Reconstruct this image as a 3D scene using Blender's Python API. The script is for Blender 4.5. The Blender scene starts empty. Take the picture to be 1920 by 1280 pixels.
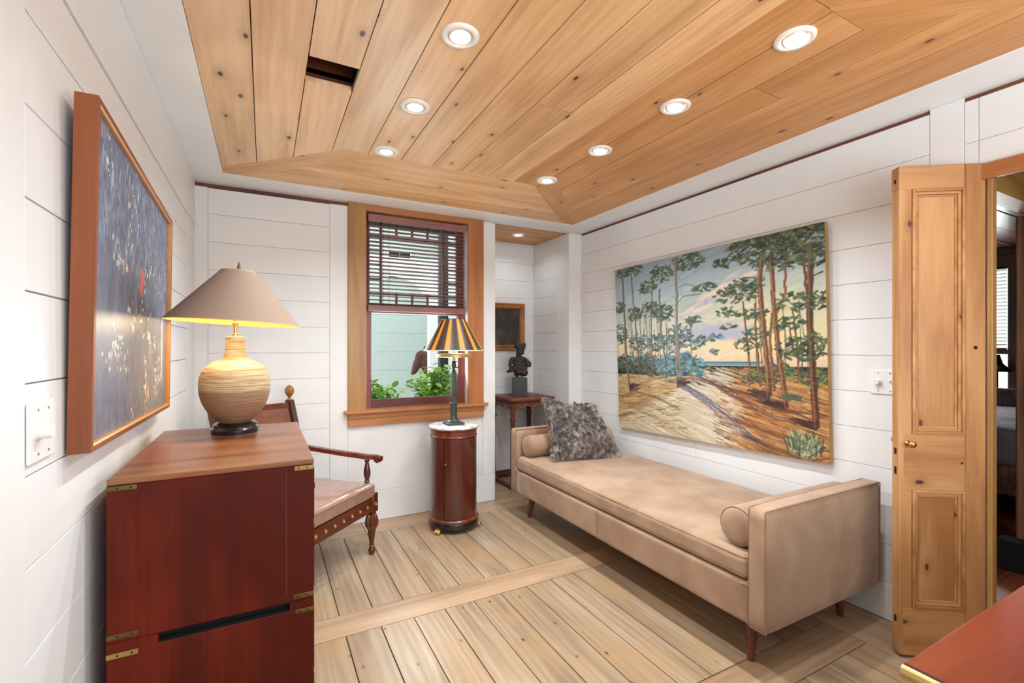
import bpy, bmesh, math, random
import numpy as np
from mathutils import Vector, Matrix, noise
PI = math.pi
random.seed(7)
rng = np.random.default_rng(7)
S = bpy.context.scene
COL = S.collection
R = math.radians

# ------------------------------------------------------------ camera
cd = bpy.data.cameras.new('camera'); cam = bpy.data.objects.new('camera', cd); COL.objects.link(cam)
cam.location = (0, 0, 1.28); cam.rotation_euler = (R(90), 0, R(-28))
cd.sensor_width = 36; cd.lens = 16.37; cd.shift_y = 10 / 1920; cd.clip_start = .02
S.camera = cam
# ------------------------------------------------------------ colour management
S.view_settings.view_transform = 'Standard'; S.view_settings.look = 'None'
S.view_settings.gamma = 1; S.view_settings.use_curve_mapping = False
S.view_settings.exposure = -0.05
# ------------------------------------------------------------ daylight: bright overcast sky
W = bpy.data.worlds.new('sky'); S.world = W; W.use_nodes = True
bg = W.node_tree.nodes['Background']; bg.inputs[0].default_value = (.97, .985, 1, 1); bg.inputs[1].default_value = 2.6

def area(name, loc, rot, sx, sy, power, col, shape='RECTANGLE', parent=None, spread=180):
    l = bpy.data.lights.new(name, 'AREA'); l.shape = shape; l.size = sx; l.size_y = sy; l.energy = power; l.color = col; l.spread = R(spread)
    o = bpy.data.objects.new(name, l); COL.objects.link(o); o.location = loc; o.rotation_euler = rot; o.parent = parent
    return o
def point(name, loc, power, col, r=.03, parent=None):
    l = bpy.data.lights.new(name, 'POINT'); l.energy = power; l.color = col; l.shadow_soft_size = r
    o = bpy.data.objects.new(name, l); COL.objects.link(o); o.location = loc; o.parent = parent
    return o
# sash and bedroom window light, plus fill added at an unseen opening behind camera
area('unseen_near_fill', (1.1, -.93, 1.45), (R(90), 0, 0), 2.0, 1.3, 3.5, (.88, .95, 1))  # added fill; the window behind the camera is made up
area('ceiling_upfill', (1.1, -.90, 1.30), (R(140), 0, 0), 2.0, 1.0, 44, (.94, .97, 1))  # added fill light, tilted upward to brighten the ceiling
area('sash_daylight_upfill', (1.05, 3.66, 1.2), (R(122), 0, R(180)), .7, .7, 13, (.88, .95, 1))  # window light tilted up, serving as added ceiling fill
area('daylight_bedroom_window', (6.9, 2.4, 1.4), (R(90), 0, R(90)), .9, 1.2, 45, (.9, .95, 1))
DOWN_POWER = 8.6
WARM = (.86, .94, 1.0)

# ------------------------------------------------------------ object helpers
def tag(o, label=None, cat=None, group=None, kind=None):
    if label: o['label'] = label
    if cat: o['category'] = cat
    if group: o['group'] = group
    if kind: o['kind'] = kind
    return o
def root(name, loc=(0, 0, 0), rz=0, label=None, cat=None, group=None, kind=None):
    o = bpy.data.objects.new(name, None); COL.objects.link(o); o.location = loc; o.rotation_euler = (0, 0, rz)
    o.empty_display_size = .05
    return tag(o, label, cat, group, kind)
def obj(name, bm, mat, parent=None, smooth=False, loc=None, label=None):
    me = bpy.data.meshes.new(name)
    if isinstance(bm, bmesh.types.BMesh):
        bmesh.ops.recalc_face_normals(bm, faces=bm.faces)
        bm.to_mesh(me); bm.free()
    else:
        me.from_pydata(*bm); me.update()
    for m in (mat if isinstance(mat, (list, tuple)) else [mat]): me.materials.append(m)
    if smooth:
        me.polygons.foreach_set('use_smooth', [True] * len(me.polygons))
        if smooth != 'full': 
            try: me.set_sharp_from_angle(angle=R(38))
            except Exception: pass
    o = bpy.data.objects.new(name, me); COL.objects.link(o); o.parent = parent
    if loc: o.location = loc
    if label: o['label'] = label
    return o
def copy_tree(o, parent=None):
    c = o.copy(); COL.objects.link(c); c.parent = parent
    for ch in list(o.children): copy_tree(ch, c)
    return c
def BM(): return bmesh.new()
def box(bm, x0, x1, y0, y1, z0, z1, bev=0, seg=1, rot=None):
    b = bmesh.new(); bmesh.ops.create_cube(b, size=1)
    for v in b.verts: v.co = Vector(((x0 + x1) / 2 + v.co.x * (x1 - x0), (y0 + y1) / 2 + v.co.y * (y1 - y0), (z0 + z1) / 2 + v.co.z * (z1 - z0)))
    if bev: bmesh.ops.bevel(b, geom=b.edges[:], offset=bev, segments=seg, affect='EDGES', profile=.5)
    if rot: bmesh.ops.transform(b, matrix=rot, verts=b.verts)
    merge(bm, b)
def merge(bm, b):
    b.verts.index_update()
    vs = [bm.verts.new(v.co) for v in b.verts]
    for f in b.faces:
        try: bm.faces.new([vs[v.index] for v in f.verts]).material_index = f.material_index
        except ValueError: pass
    b.free()
def lathe(bm, prof, n=32, c=(0, 0, 0), flute=None, cap=True):
    """prof: (r, z) list from bottom to top"""
    rings = []
    for (r, z) in prof:
        ring = []
        for i in range(n):
            a = 2 * PI * i / n
            rr = r * (1 + (flute(a, z) if flute else 0))
            ring.append(bm.verts.new((c[0] + rr * math.cos(a), c[1] + rr * math.sin(a), c[2] + z)))
        rings.append(ring)
    for A, B in zip(rings, rings[1:]):
        for i in range(n): bm.faces.new((A[i], A[(i + 1) % n], B[(i + 1) % n], B[i]))
    if cap:
        if prof[0][0] > 1e-4: bm.faces.new(rings[0][::-1])
        if prof[-1][0] > 1e-4: bm.faces.new(rings[-1])
def tube(bm, pts, r, n=8, cap=True):
    pts = [Vector(p) for p in pts]; rs = r if isinstance(r, (list, tuple)) else [r] * len(pts)
    rings = []; up = Vector((0, 0, 1))
    for i, p in enumerate(pts):
        d = (pts[min(i + 1, len(pts) - 1)] - pts[max(i - 1, 0)]).normalized()
        a = d.cross(up)
        if a.length < .05: a = d.cross(Vector((1, 0, 0)))
        a.normalize(); b = d.cross(a)
        rings.append([bm.verts.new(p + (a * math.cos(2 * PI * k / n) + b * math.sin(2 * PI * k / n)) * rs[i]) for k in range(n)])
    for A, B in zip(rings, rings[1:]):
        for k in range(n): bm.faces.new((A[k], A[(k + 1) % n], B[(k + 1) % n], B[k]))
    if cap: bm.faces.new(rings[0][::-1]); bm.faces.new(rings[-1])
def prism(bm, pts, z0, z1):
    a = [bm.verts.new((x, y, z0)) for x, y in pts]; b = [bm.verts.new((x, y, z1)) for x, y in pts]
    bm.faces.new(a[::-1]); bm.faces.new(b); n = len(pts)
    for i in range(n): bm.faces.new((a[i], a[(i + 1) % n], b[(i + 1) % n], b[i]))
def rbox(dx, dy, dz, r, n=10, disp=None, c=(0, 0, 0)):
    """soft upholstered block: subdivided cube with rounded edges, returns BMesh"""
    b = bmesh.new(); bmesh.ops.create_cube(b, size=2)
    bmesh.ops.subdivide_edges(b, edges=b.edges[:], cuts=n, use_grid_fill=True)
    h = Vector((dx / 2, dy / 2, dz / 2)); inner = [max(h[i] - r, 1e-4) for i in range(3)]
    for v in b.verts:
        # bias the grid toward the edges so that the rounding has vertices
        p = Vector([math.copysign(abs(v.co[i]) ** .75, v.co[i]) * h[i] for i in range(3)])
        q = Vector([max(-inner[i], min(inner[i], p[i])) for i in range(3)])
        d = p - q
        if d.length > 1e-6: p = q + d.normalized() * r
        v.co = p
        if disp: v.co = disp(p.copy())
        v.co += Vector(c)
    return b
def board(name, mat, parent, x0, x1, y0, y1, z0, z1, grain='X', bev=.0008, label=None):
    dx, dy, dz = x1 - x0, y1 - y0, z1 - z0
    if grain == 'Y': L, Wd, T, rot = dy, dx, dz, (0, 0, R(90))
    elif grain == 'Z': L, Wd, T, rot = dz, dy, dx, (0, R(-90), 0)
    else: L, Wd, T, rot = dx, dy, dz, (0, 0, 0)
    bm = BM(); box(bm, -L / 2, L / 2, -Wd / 2, Wd / 2, -T / 2, T / 2, min(bev, T * .3))
    o = obj(name, bm, mat, parent, loc=((x0 + x1) / 2, (y0 + y1) / 2, (z0 + z1) / 2), label=label); o.rotation_euler = rot
    return o
def poly_board(name, mat, parent, pts, z0, z1, ang=0):
    cx = sum(p[0] for p in pts) / len(pts); cy = sum(p[1] for p in pts) / len(pts)
    ca, sa = math.cos(-ang), math.sin(-ang)
    q = [((x - cx) * ca - (y - cy) * sa, (x - cx) * sa + (y - cy) * ca) for x, y in pts]
    bm = BM(); prism(bm, q, -(z1 - z0) / 2, (z1 - z0) / 2)
    o = obj(name, bm, mat, parent, loc=(cx, cy, (z0 + z1) / 2)); o.rotation_euler = (0, 0, ang)
    return o

# ------------------------------------------------------------ materials
def srgb(r, g, b):
    f = lambda c: (c / 255 / 12.92) if c / 255 <= .04045 else ((c / 255 + .055) / 1.055) ** 2.4
    return (f(r), f(g), f(b), 1)
class NT:
    def __init__(s, name):
        s.m = bpy.data.materials.new(name); s.m.use_nodes = True; s.t = s.m.node_tree; s.b = s.t.nodes['Principled BSDF']
    def n(s, ty, **k):
        x = s.t.nodes.new(ty)
        for a, v in k.items():
            if a in x.inputs: x.inputs[a].default_value = v
            else: setattr(x, a, v)
        return x
    def l(s, a, b): s.t.links.new(a, b)
    def math(s, op, a, b=None, clamp=False):
        x = s.t.nodes.new('ShaderNodeMath'); x.operation = op; x.use_clamp = clamp
        for i, v in enumerate((a, b)):
            if v is None: continue
            if hasattr(v, 'links'): s.l(v, x.inputs[i])
            else: x.inputs[i].default_value = v
        return x.outputs[0]
    def mix(s, f, a, b, mode='MIX'):
        x = s.t.nodes.new('ShaderNodeMix'); x.data_type = 'RGBA'; x.blend_type = mode
        for sock, v in ((x.inputs[0], f), (x.inputs[6], a), (x.inputs[7], b)):
            if hasattr(v, 'links'): s.l(v, sock)
            else: sock.default_value = v
        return x.outputs[2]
    def ramp(s, f, stops):
        x = s.t.nodes.new('ShaderNodeValToRGB'); e = x.color_ramp.elements
        while len(e) < len(stops): e.new(.5)
        for el, (p, c) in zip(e, stops): el.position = p; el.color = c if len(c) == 4 else (*c, 1)
        s.l(f, x.inputs[0]); return x.outputs[0]
    def bump(s, h, strength=.2, dist=.002):
        x = s.n('ShaderNodeBump'); x.inputs['Strength'].default_value = strength; x.inputs['Distance'].default_value = dist
        s.l(h, x.inputs['Height']); s.l(x.outputs[0], s.b.inputs['Normal'])
def plain(name, col, rough=.5, metal=0, bump=0, bscale=200, var=0, coat=0, sheen=0, emit=None, estr=0):
    m = NT(name); b = m.b; b.inputs['Base Color'].default_value = col; b.inputs['Roughness'].default_value = rough; b.inputs['Metallic'].default_value = metal
    b.inputs['Coat Weight'].default_value = coat; b.inputs['Sheen Weight'].default_value = sheen
    if emit: b.inputs['Emission Color'].default_value = emit; b.inputs['Emission Strength'].default_value = estr
    if bump or var:
        tc = m.n('ShaderNodeTexCoord'); nz = m.n('ShaderNodeTexNoise', Scale=bscale, Detail=4.0); m.l(tc.outputs['Object'], nz.inputs['Vector'])
        if bump: m.bump(nz.outputs[0], bump)
        if var:
            n2 = m.n('ShaderNodeTexNoise', Scale=bscale * .06 + 2, Detail=3.0); m.l(tc.outputs['Object'], n2.inputs['Vector'])
            c = m.mix(m.ramp(n2.outputs[0], [(.3, (0, 0, 0)), (.7, (1, 1, 1))]), tuple(x * (1 - var) for x in col[:3]) + (1,), tuple(min(1, x * (1 + var)) for x in col[:3]) + (1,))
            m.l(c, b.inputs['Base Color'])
    return m.m
def wood(name, dark, mid, light, grain='X', rough=.45, scale=1, knots=0, knotcol=(.07, .02, .008, 1), randval=.12, ring=1.0, bump=.12, spec=None, coat=0, rand=True, blotch=None, kscale=1, bl=(.45, .72, .75), kgate=.5):
    """wood whose grain runs along the object's own axis `grain`; each object is offset by its random id"""
    m = NT(name); b = m.b; tc = m.n('ShaderNodeTexCoord'); oi = m.n('ShaderNodeObjectInfo')
    off = m.n('ShaderNodeVectorMath', operation='SCALE'); off.inputs[0].default_value = (37, 23, 11)
    if rand: m.l(oi.outputs['Random'], off.inputs['Scale'])
    else: off.inputs['Scale'].default_value = 0
    add = m.n('ShaderNodeVectorMath', operation='ADD'); m.l(tc.outputs['Object'], add.inputs[0]); m.l(off.outputs[0], add.inputs[1])
    sw = {'X': (0, 1, 2), 'Y': (1, 0, 2), 'Z': (2, 1, 0)}[grain]
    sep = m.n('ShaderNodeSeparateXYZ'); m.l(add.outputs[0], sep.inputs[0]); com = m.n('ShaderNodeCombineXYZ')
    for i in range(3): m.l(sep.outputs[sw[i]], com.inputs[i])
    def mapped(sx, sy, sz):
        mp = m.n('ShaderNodeMapping'); mp.inputs['Scale'].default_value = (sx * scale, sy * scale, sz * scale); m.l(com.outputs[0], mp.inputs[0]); return mp.outputs[0]
    big = m.n('ShaderNodeTexNoise', Scale=1.0, Detail=3.0, Distortion=.6); m.l(mapped(1.1, 9, 9), big.inputs['Vector'])
    wv = m.n('ShaderNodeTexWave', Scale=1.0, Distortion=9.0, Detail=3.0); wv.bands_direction = 'Y'; wv.inputs['Detail Scale'].default_value = 1.2
    m.l(mapped(.7, 9, 5), wv.inputs['Vector'])
    fine = m.n('ShaderNodeTexNoise', Scale=1.0, Detail=4.0); m.l(mapped(6, 160, 160), fine.inputs['Vector'])
    s1 = m.math('MULTIPLY', big.outputs[0], 1.1); s2 = m.math('MULTIPLY', wv.outputs[0], .20 * ring); s3 = m.math('MULTIPLY', fine.outputs[0], .35)
    f = m.math('ADD', m.math('ADD', s1, s2), s3); f = m.math('SUBTRACT', f, .32 + .1 * ring)
    c = m.ramp(f, [(.18, dark), (.5, mid), (.82, light)])
    if blotch:
        bn = m.n('ShaderNodeTexNoise', Scale=1.0, Detail=3.0); m.l(mapped(3, 4.5, 4.5), bn.inputs['Vector'])
        c = m.mix(m.ramp(bn.outputs[0], [(bl[0], (0, 0, 0)), (bl[1], (bl[2],) * 3)]), c, blotch)
    if knots:
        vo = m.n('ShaderNodeTexVoronoi', Scale=1.0); vo.inputs['Randomness'].default_value = 1
        wob = m.n('ShaderNodeTexNoise', Scale=9.0, Detail=2.0); m.l(com.outputs[0], wob.inputs['Vector'])
        ks = kscale
        sk = m.n('ShaderNodeSeparateXYZ'); m.l(com.outputs[0], sk.inputs[0]); ck = m.n('ShaderNodeCombineXYZ'); vo.voronoi_dimensions = '2D'
        m.l(m.math('MULTIPLY', sk.outputs[0], 2.6 * ks), ck.inputs[0]); m.l(m.math('MULTIPLY', m.math('ADD', sk.outputs[1], sk.outputs[2]), 5.0 * ks), ck.inputs[1]); m.l(ck.outputs[0], vo.inputs['Vector'])
        d = m.math('ADD', vo.outputs['Distance'], m.math('MULTIPLY', m.math('SUBTRACT', wob.outputs[0], .5), .06))
        k1 = m.ramp(d, [(.02 * knots, (1, 1, 1)), (.055 * knots, (.9, .9, .9)), (.085 * knots, (0, 0, 0))])
        k2 = m.ramp(d, [(.05 * knots, (.5, .5, .5)), (.28 * knots, (0, 0, 0))])
        gate = m.n('ShaderNodeSeparateColor'); m.l(vo.outputs['Color'], gate.inputs[0])
        g = m.math('GREATER_THAN', gate.outputs[0], kgate)
        c = m.mix(m.math('MULTIPLY', k2, g), c, tuple(x * .72 for x in dark[:3]) + (1,)); c = m.mix(m.math('MULTIPLY', k1, g), c, knotcol)
    hs = m.n('ShaderNodeHueSaturation'); m.l(c, hs.inputs['Color'])
    r = m.math('MULTIPLY', m.math('SUBTRACT', oi.outputs['Random'], .5), 2 * randval); m.l(m.math('ADD', r, 1.0), hs.inputs['Value'])
    m.l(hs.outputs[0], b.inputs['Base Color'])
    b.inputs['Roughness'].default_value = rough; b.inputs['Specular IOR Level'].default_value = .5 if spec is None else spec; b.inputs['Coat Weight'].default_value = coat; b.inputs['Coat Roughness'].default_value = .15
    if bump: m.bump(m.math('ADD', m.math('MULTIPLY', wv.outputs[0], .4), fine.outputs[0]), bump, .001)
    return m.m

M = {}
def painted(name, col):
    m = NT(name); b = m.b; tc = m.n('ShaderNodeTexCoord'); b.inputs['Roughness'].default_value = .42
    n1 = m.n('ShaderNodeTexNoise', Scale=3.0, Detail=4.0); m.l(tc.outputs['Object'], n1.inputs['Vector'])
    mp = m.n('ShaderNodeMapping'); mp.inputs['Scale'].default_value = (3, 60, 60); m.l(tc.outputs['Object'], mp.inputs[0])
    n2 = m.n('ShaderNodeTexNoise', Scale=1.0, Detail=3.0); m.l(mp.outputs[0], n2.inputs['Vector'])
    m.l(m.mix(m.ramp(n1.outputs[0], [(.35, (0, 0, 0)), (.65, (1, 1, 1))]), tuple(c * .96 for c in col[:3]) + (1,), col), b.inputs['Base Color'])
    m.bump(n2.outputs[0], .12, .001)
    return m.m
M['white'] = painted('white_painted_wood', (.79, .79, .785, 1))
M['white_ceiling'] = painted('white_painted_plaster', (.87, .87, .865, 1))
M['gap'] = plain('dark_gap_timber', srgb(84, 44, 30), .7, bump=.3)
M['strip'] = wood('unpainted_cornice_strip', srgb(78, 36, 20), srgb(110, 58, 34), srgb(140, 82, 50), rough=.5)
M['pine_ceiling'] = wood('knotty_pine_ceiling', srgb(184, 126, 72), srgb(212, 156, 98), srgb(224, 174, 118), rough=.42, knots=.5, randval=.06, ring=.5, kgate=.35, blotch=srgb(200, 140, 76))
M['pine_pale_lit'] = wood('pale_lit_knotty_pine', srgb(212, 168, 124), srgb(236, 198, 156), srgb(244, 214, 178), rough=.42, knots=.6, randval=.05, ring=.4, kgate=.35, knotcol=(.09, .04, .03, 1))  # paler boards, lifted further so the colour carries missing up-light
M['pine_mid_lit'] = wood('honey_lit_knotty_pine', srgb(202, 152, 102), srgb(228, 182, 130), srgb(238, 200, 152), rough=.42, knots=.55, randval=.06, ring=.5, kgate=.35)  # middle step of the ceiling brightness put into board colour
M['floor'] = wood('worn_oak_floor', srgb(136, 112, 88), srgb(164, 141, 115), srgb(184, 163, 139), rough=.33, knots=.28, kscale=1.3, randval=.09, ring=.8, blotch=srgb(168, 134, 96))
M['floor_border'] = wood('worn_oak_border', srgb(150, 120, 92), srgb(174, 144, 114), srgb(190, 162, 134), rough=.33, randval=.04, ring=.5)
M['pine'] = wood('waxed_pine', srgb(156, 104, 58), srgb(184, 134, 84), srgb(200, 154, 104), rough=.42, knots=.62, kscale=1.15, randval=.05, ring=.9)
M['pine_trim'] = wood('varnished_pine_trim', srgb(150, 104, 54), srgb(172, 128, 72), srgb(188, 146, 90), rough=.35, randval=.05, ring=.6)
M['pine_trim_r'] = wood('orange_varnished_pine', srgb(158, 98, 54), srgb(182, 120, 72), srgb(198, 140, 90), rough=.35, randval=.05, ring=.6)
M['sash'] = wood('red_brown_sash', srgb(84, 36, 30), srgb(122, 58, 46), srgb(146, 78, 62), rough=.35, randval=.04)
M['slat'] = wood('mahogany_blind_slat', srgb(116, 76, 72), srgb(144, 100, 95), srgb(162, 118, 112), rough=.3, randval=.06)
MAHX = dict(dark=srgb(62, 20, 12), mid=srgb(112, 34, 16), light=srgb(156, 66, 32))
M['chest'] = wood('mahogany_chest_side', grain='Z', rough=.5, spec=.15, ring=.35, rand=False, scale=.55, blotch=srgb(66, 18, 9), bl=(.38, .58, .85), randval=0, **MAHX)
M['chest_top'] = wood('worn_mahogany_top', srgb(84, 48, 30), srgb(122, 76, 48), srgb(158, 112, 76), grain='X', rough=.3, ring=.6, randval=0, blotch=srgb(132, 66, 34))
M['mahogany'] = wood('polished_mahogany', srgb(56, 20, 14), srgb(88, 36, 24), srgb(118, 54, 36), grain='Z', rough=.22, ring=.5, scale=.5, randval=.04, coat=.5)
M['mahogany_x'] = wood('polished_mahogany_rail', srgb(70, 24, 14), srgb(108, 48, 30), srgb(140, 74, 50), grain='X', rough=.28, ring=1, randval=.04, coat=.3)
M['desk'] = wood('red_mahogany_desk', srgb(90, 38, 22), srgb(118, 54, 32), srgb(138, 74, 48), grain='X', rough=.26, ring=.3, scale=.6, randval=0, blotch=srgb(116, 42, 28))
M['desk_dark'] = plain('dark_desk_edge', srgb(52, 22, 14), .4)
M['brass'] = plain('aged_brass', srgb(178, 152, 96), .32, 1, bump=.1, bscale=60, var=.25)
M['brass_pale'] = plain('pale_brass', srgb(214, 196, 140), .35, .6)
M['brass_dark'] = plain('tarnished_brass', srgb(122, 104, 66), .45, 1, bump=.2, bscale=90, var=.4)
M['finial'] = plain('browned_gilding', srgb(158, 112, 56), .5, .4, bump=.3, bscale=60, var=.3)
M['gilt'] = plain('gilt', srgb(205, 160, 84), .35, 1, bump=.15, bscale=80, var=.3)
M['black'] = plain('black_lacquer', srgb(20, 19, 19), .25, coat=.4)
M['void'] = plain('dark_void', srgb(12, 10, 9), .9)
M['cord'] = plain('cord', srgb(70, 40, 36), .8)
M['screw'] = plain('dark_screw', srgb(60, 48, 30), .5, 1)
M['plastic'] = plain('white_plastic', srgb(232, 230, 226), .3)
M['steel'] = plain('brushed_steel', srgb(120, 120, 120), .35, 1)
# ------------------------------------------------------------ structure
SP = .177                                     # board module of the wall boarding
G = .0016                                     # joint
def slab(name, x0, x1, y0, y1, z0, z1, mat=None, kind='structure', parent=None):
    bm = BM(); box(bm, x0, x1, y0, y1, z0, z1); o = obj(name, bm, mat or M['white'], parent)
    if kind and parent is None: o['kind'] = kind
    return o
ZC = 2.32
# floor ------------------------------------------------------
floor = slab('floor', -.42, 7.3, -1.0, 4.2, -.1, -.02, M['gap'])
def fboard(x0, x1, y0, y1, grain, mat='floor', z=0.0):
    return board('plank', M[mat], floor, x0 + G * 1.3, x1 - G * 1.3, y0 + G * 1.3, y1 - G * 1.3, -.02, z + random.uniform(-.0008, .0002), grain)
xs = [-.17] + [.315 + .153 * k for k in range(-2, 13)] + [2.30]
for (y0, y1, j) in ((2.345, 3.285, 0), (1.235, 2.165, .004), (-.9, 1.06, -.003)):
    for a, b in zip(xs, xs[1:]):
        a2 = a + (j if a > -.1 else 0); b2 = b + (j if b < 2.2 else 0)
        fboard(a2, b2, y0, y1, 'Y')
fboard(-.17, 2.30, 2.165, 2.345, 'X', 'floor_border'); fboard(-.17, 2.30, 1.06, 1.235, 'X', 'floor_border')
fboard(-.39, .62, 3.285, 3.51, 'X', 'floor_border'); fboard(.62, 2.58, 3.285, 3.51, 'X', 'floor_border')
fboard(-.39, -.17, -.9, 3.285, 'Y', 'floor_border'); fboard(2.30, 2.58, -.9, 1.6, 'Y', 'floor_border'); fboard(2.30, 2.58, 1.6, 3.285, 'Y', 'floor_border')
for a, b in ((3.51, 3.72), (3.72, 3.93), (3.93, 4.14)): fboard(1.70, 2.46, a, b, 'X', 'floor_border')
M['bed_floor'] = wood('red_brown_bedroom_floor', srgb(96, 42, 24), srgb(140, 68, 40), srgb(166, 90, 58), rough=.35)
for k in range(14): board('plank', M['bed_floor'], floor, 2.60, 7.05, -.9 + k * .3 + G, -.6 + k * .3 - G, -.02, -.002, 'X')

# walls -------------------------------------------------------
wl = slab('wall_left', -.50, -.402, -1.0, 3.62, 0, ZC, M['white'])
def wlb(y0, y1, z0, z1, grain='Y', d=0): return board('plank', M['white'], wl, -.402, -.39 + d + random.uniform(-.0006, .0006), y0 + G, y1 - G, z0 + G, z1 - G, grain)
wlb(-1.0, 1.178, 0, 1.905, 'Z', .001)
for k in range(-0, 11):
    z0 = max(0, .0 + k * .173 + .0); z1 = z0 + .173
    if z1 > 1.905: z1 = 1.905
    if k in (0,): continue
    wlb(1.178, 3.2, z0, z1)
wlb(1.178, 3.2, 0, .173)
wlb(-1.0, 3.2, 1.905, 2.04); wlb(-1.0, 3.51, 2.04, ZC, d=.006); wlb(3.2, 3.51, 0, 2.04, 'Z', .003)

wf = slab('wall_far', -.50, .60, 3.522, 3.62, 0, ZC); slab('panel', .60, 1.50, 3.522, 3.62, 0, .72, parent=wf, kind=None); slab('panel', 1.50, 1.705, 3.522, 3.62, 0, ZC, parent=wf, kind=None)
wf['kind'] = 'structure'
def wfb(x0, x1, z0, z1, grain='X', d=0): G = .0008; return board('plank', M['white'], wf, x0 + G, x1 - G, 3.51 - d + random.uniform(-.0005, .0005), 3.522, z0 + G, z1 - G, grain)
wfb(-.39, -.316, .03, 2.292, 'Z', .002)
for k in range(2, 13):
    wfb(-.316, .407, k * SP, min((k + 1) * SP, 2.288))
wfb(-.39, .407, 0, .354, d=.001)
wfb(.407, .529, .222, 2.292, 'Z', .002); wfb(.529, 1.592, .222, .72); wfb(1.592, 1.705, .222, 2.31, 'Z', .003); wfb(.407, 1.705, 0, .222, d=.004)
board('plank', M['strip'], wf, -.39, .529, 3.519, 3.522, 2.285, 2.318, 'X')

wa = slab('wall_alcove', 1.62, 2.60, 4.152, 4.25, 0, 2.34); slab('panel', 1.62, 1.694, 3.62, 4.152, 0, 2.34, parent=wa, kind=None); slab('panel', 2.462, 2.70, 3.522, 4.152, 0, 2.34, parent=wa, kind=None)
for k in range(13):
    z0, z1 = k * SP + .0008, min((k + 1) * SP, 2.318) - .0008
    if k == 0: z0 = .055
    board('plank', M['white'], wa, 1.706, 2.45, 4.14, 4.152, z0, z1, 'X')
    board('plank', M['white'], wa, 2.45, 2.462, 3.70, 4.14, z0, z1, 'Y')
board('plank', M['white'], wa, 1.694, 1.705, 3.522, 4.14, 0, 2.318, 'Z')
board('plank', M['white'], wa, 2.446, 2.462, 3.535, 3.70, 0, 2.318, 'Z')
board('corner_post', M['white'], wa, 2.445, 2.592, 3.495, 3.535, 0, 2.318, 'Z', .003)
b = board('plank', M['strip'], wa, 1.706, 2.45, 4.125, 4.14, 0.0, .05, 'X')

wr = slab('wall_right', 2.592, 2.612, .76, 3.535, 0, ZC); slab('panel', 2.592, 2.612, -1.0, .76, 2.02, ZC, parent=wr, kind=None); slab('panel', 2.592, 2.612, -1.0, -.14, 0, 2.02, parent=wr, kind=None)
def wrb(y0, y1, z0, z1, grain='Y', d=0): G = .0009; return board('plank', M['white'], wr, 2.58 - d + random.uniform(-.0005, .0005), 2.592, y0 + G, y1 - G, z0 + G, z1 - G, grain)
for k in range(13):
    z1 = min((k + 1) * SP, 2.30)
    if k in (3, 6, 9): wrb(.944, 2.2, k * SP, z1); wrb(2.2, 3.495, k * SP, z1)
    else: wrb(.944, 3.495, k * SP, z1)
wrb(.83, .944, 0, 2.32, 'Z', .001)
for k in range(0, 12): wrb(.785, .83, k * SP, (k + 1) * SP)
wrb(.785, .83, 2.124, 2.30); wrb(-1.0, .785, 2.124, 2.30); wrb(-1.0, .785, 2.02, 2.124); wrb(-1.0, -.2, 0, 2.02, 'Z')
board('plank', M['strip'], wr, 2.588, 2.592, .944, 3.495, 2.30, 2.318, 'Y'); board('plank', M['strip'], wr, 2.588, 2.592, -1.0, .83, 2.30, 2.318, 'Y')

wn = slab('wall_near', -.50, 2.70, -1.1, -1.0, 0, .8); 
for a in ((-.50, .1, .8, ZC), (2.1, 2.70, .8, ZC), (.1, 2.1, 2.1, ZC)): slab('panel', a[0], a[1], -1.1, -1.0, a[2], a[3], parent=wn, kind=None)  # unseen window opening, added for light

# ceiling -----------------------------------------------------
ce = slab('ceiling', -.50, 2.70, -1.1, -.9, ZC, 2.36, M['white_ceiling'])
x0, x1, y0, y1 = -.22, 2.33, .12, 3.28
for a in ((-.50, x0, -.9, 3.535), (x1, 2.70, -.9, 3.535), (x0, x1, -.9, y0), (x0, x1, y1, 3.535)):
    bm = BM(); box(bm, a[0], a[1], a[2], a[3], ZC, 2.36, .0015); obj('border', bm, M['white_ceiling'], ce)
# plenum above with the vent opening left free
for a in ((-.5, .137, -1.1, 4.3), (.32, 2.75, -1.1, 4.3), (.137, .32, -1.1, 1.81), (.137, .32, 1.995, 4.3)):
    slab('plenum', a[0], a[1], a[2], a[3], 2.361, 2.38, M['void'], parent=ce, kind=None)
slab('vent_back', .10, .36, 1.78, 2.03, 2.55, 2.56, M['void'], parent=ce, kind=None)
for a in ((.12, .137, 1.80, 2.01), (.32, .337, 1.80, 2.01), (.137, .32, 1.795, 1.81), (.137, .32, 1.995, 2.01)):
    slab('vent_side', *a, 2.345, 2.55, M['strip'] if a[2] > 1.9 else M['void'], parent=ce, kind=None)
ZW0, ZW1 = 2.3235, 2.345
g = .0019
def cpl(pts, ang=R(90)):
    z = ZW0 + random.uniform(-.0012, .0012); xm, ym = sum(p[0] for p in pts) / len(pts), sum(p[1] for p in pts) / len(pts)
    mt = 'pine_pale_lit' if xm < .55 and ang != R(-45) and ym < 2.7 else ('pine_mid_lit' if (xm < 1.3 and ym > 1.0) else 'pine_ceiling')  # lighter toward the left: own board tone plus brightness painted in
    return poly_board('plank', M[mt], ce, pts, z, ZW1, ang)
yf = lambda x: max(2.59, 2.961 - x, x + .851)
yn = lambda x: min(.81, .439 + x, -x + 2.549)
cols = [-.22, -.039, .14, .317, .495, .674, .853, 1.03, 1.21, 1.388, 1.565, 1.743, 1.92, 2.10, 2.33]
joints = {1.03: [1.71], .495: [], 1.743: [1.2], .853: [.95]}
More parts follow.
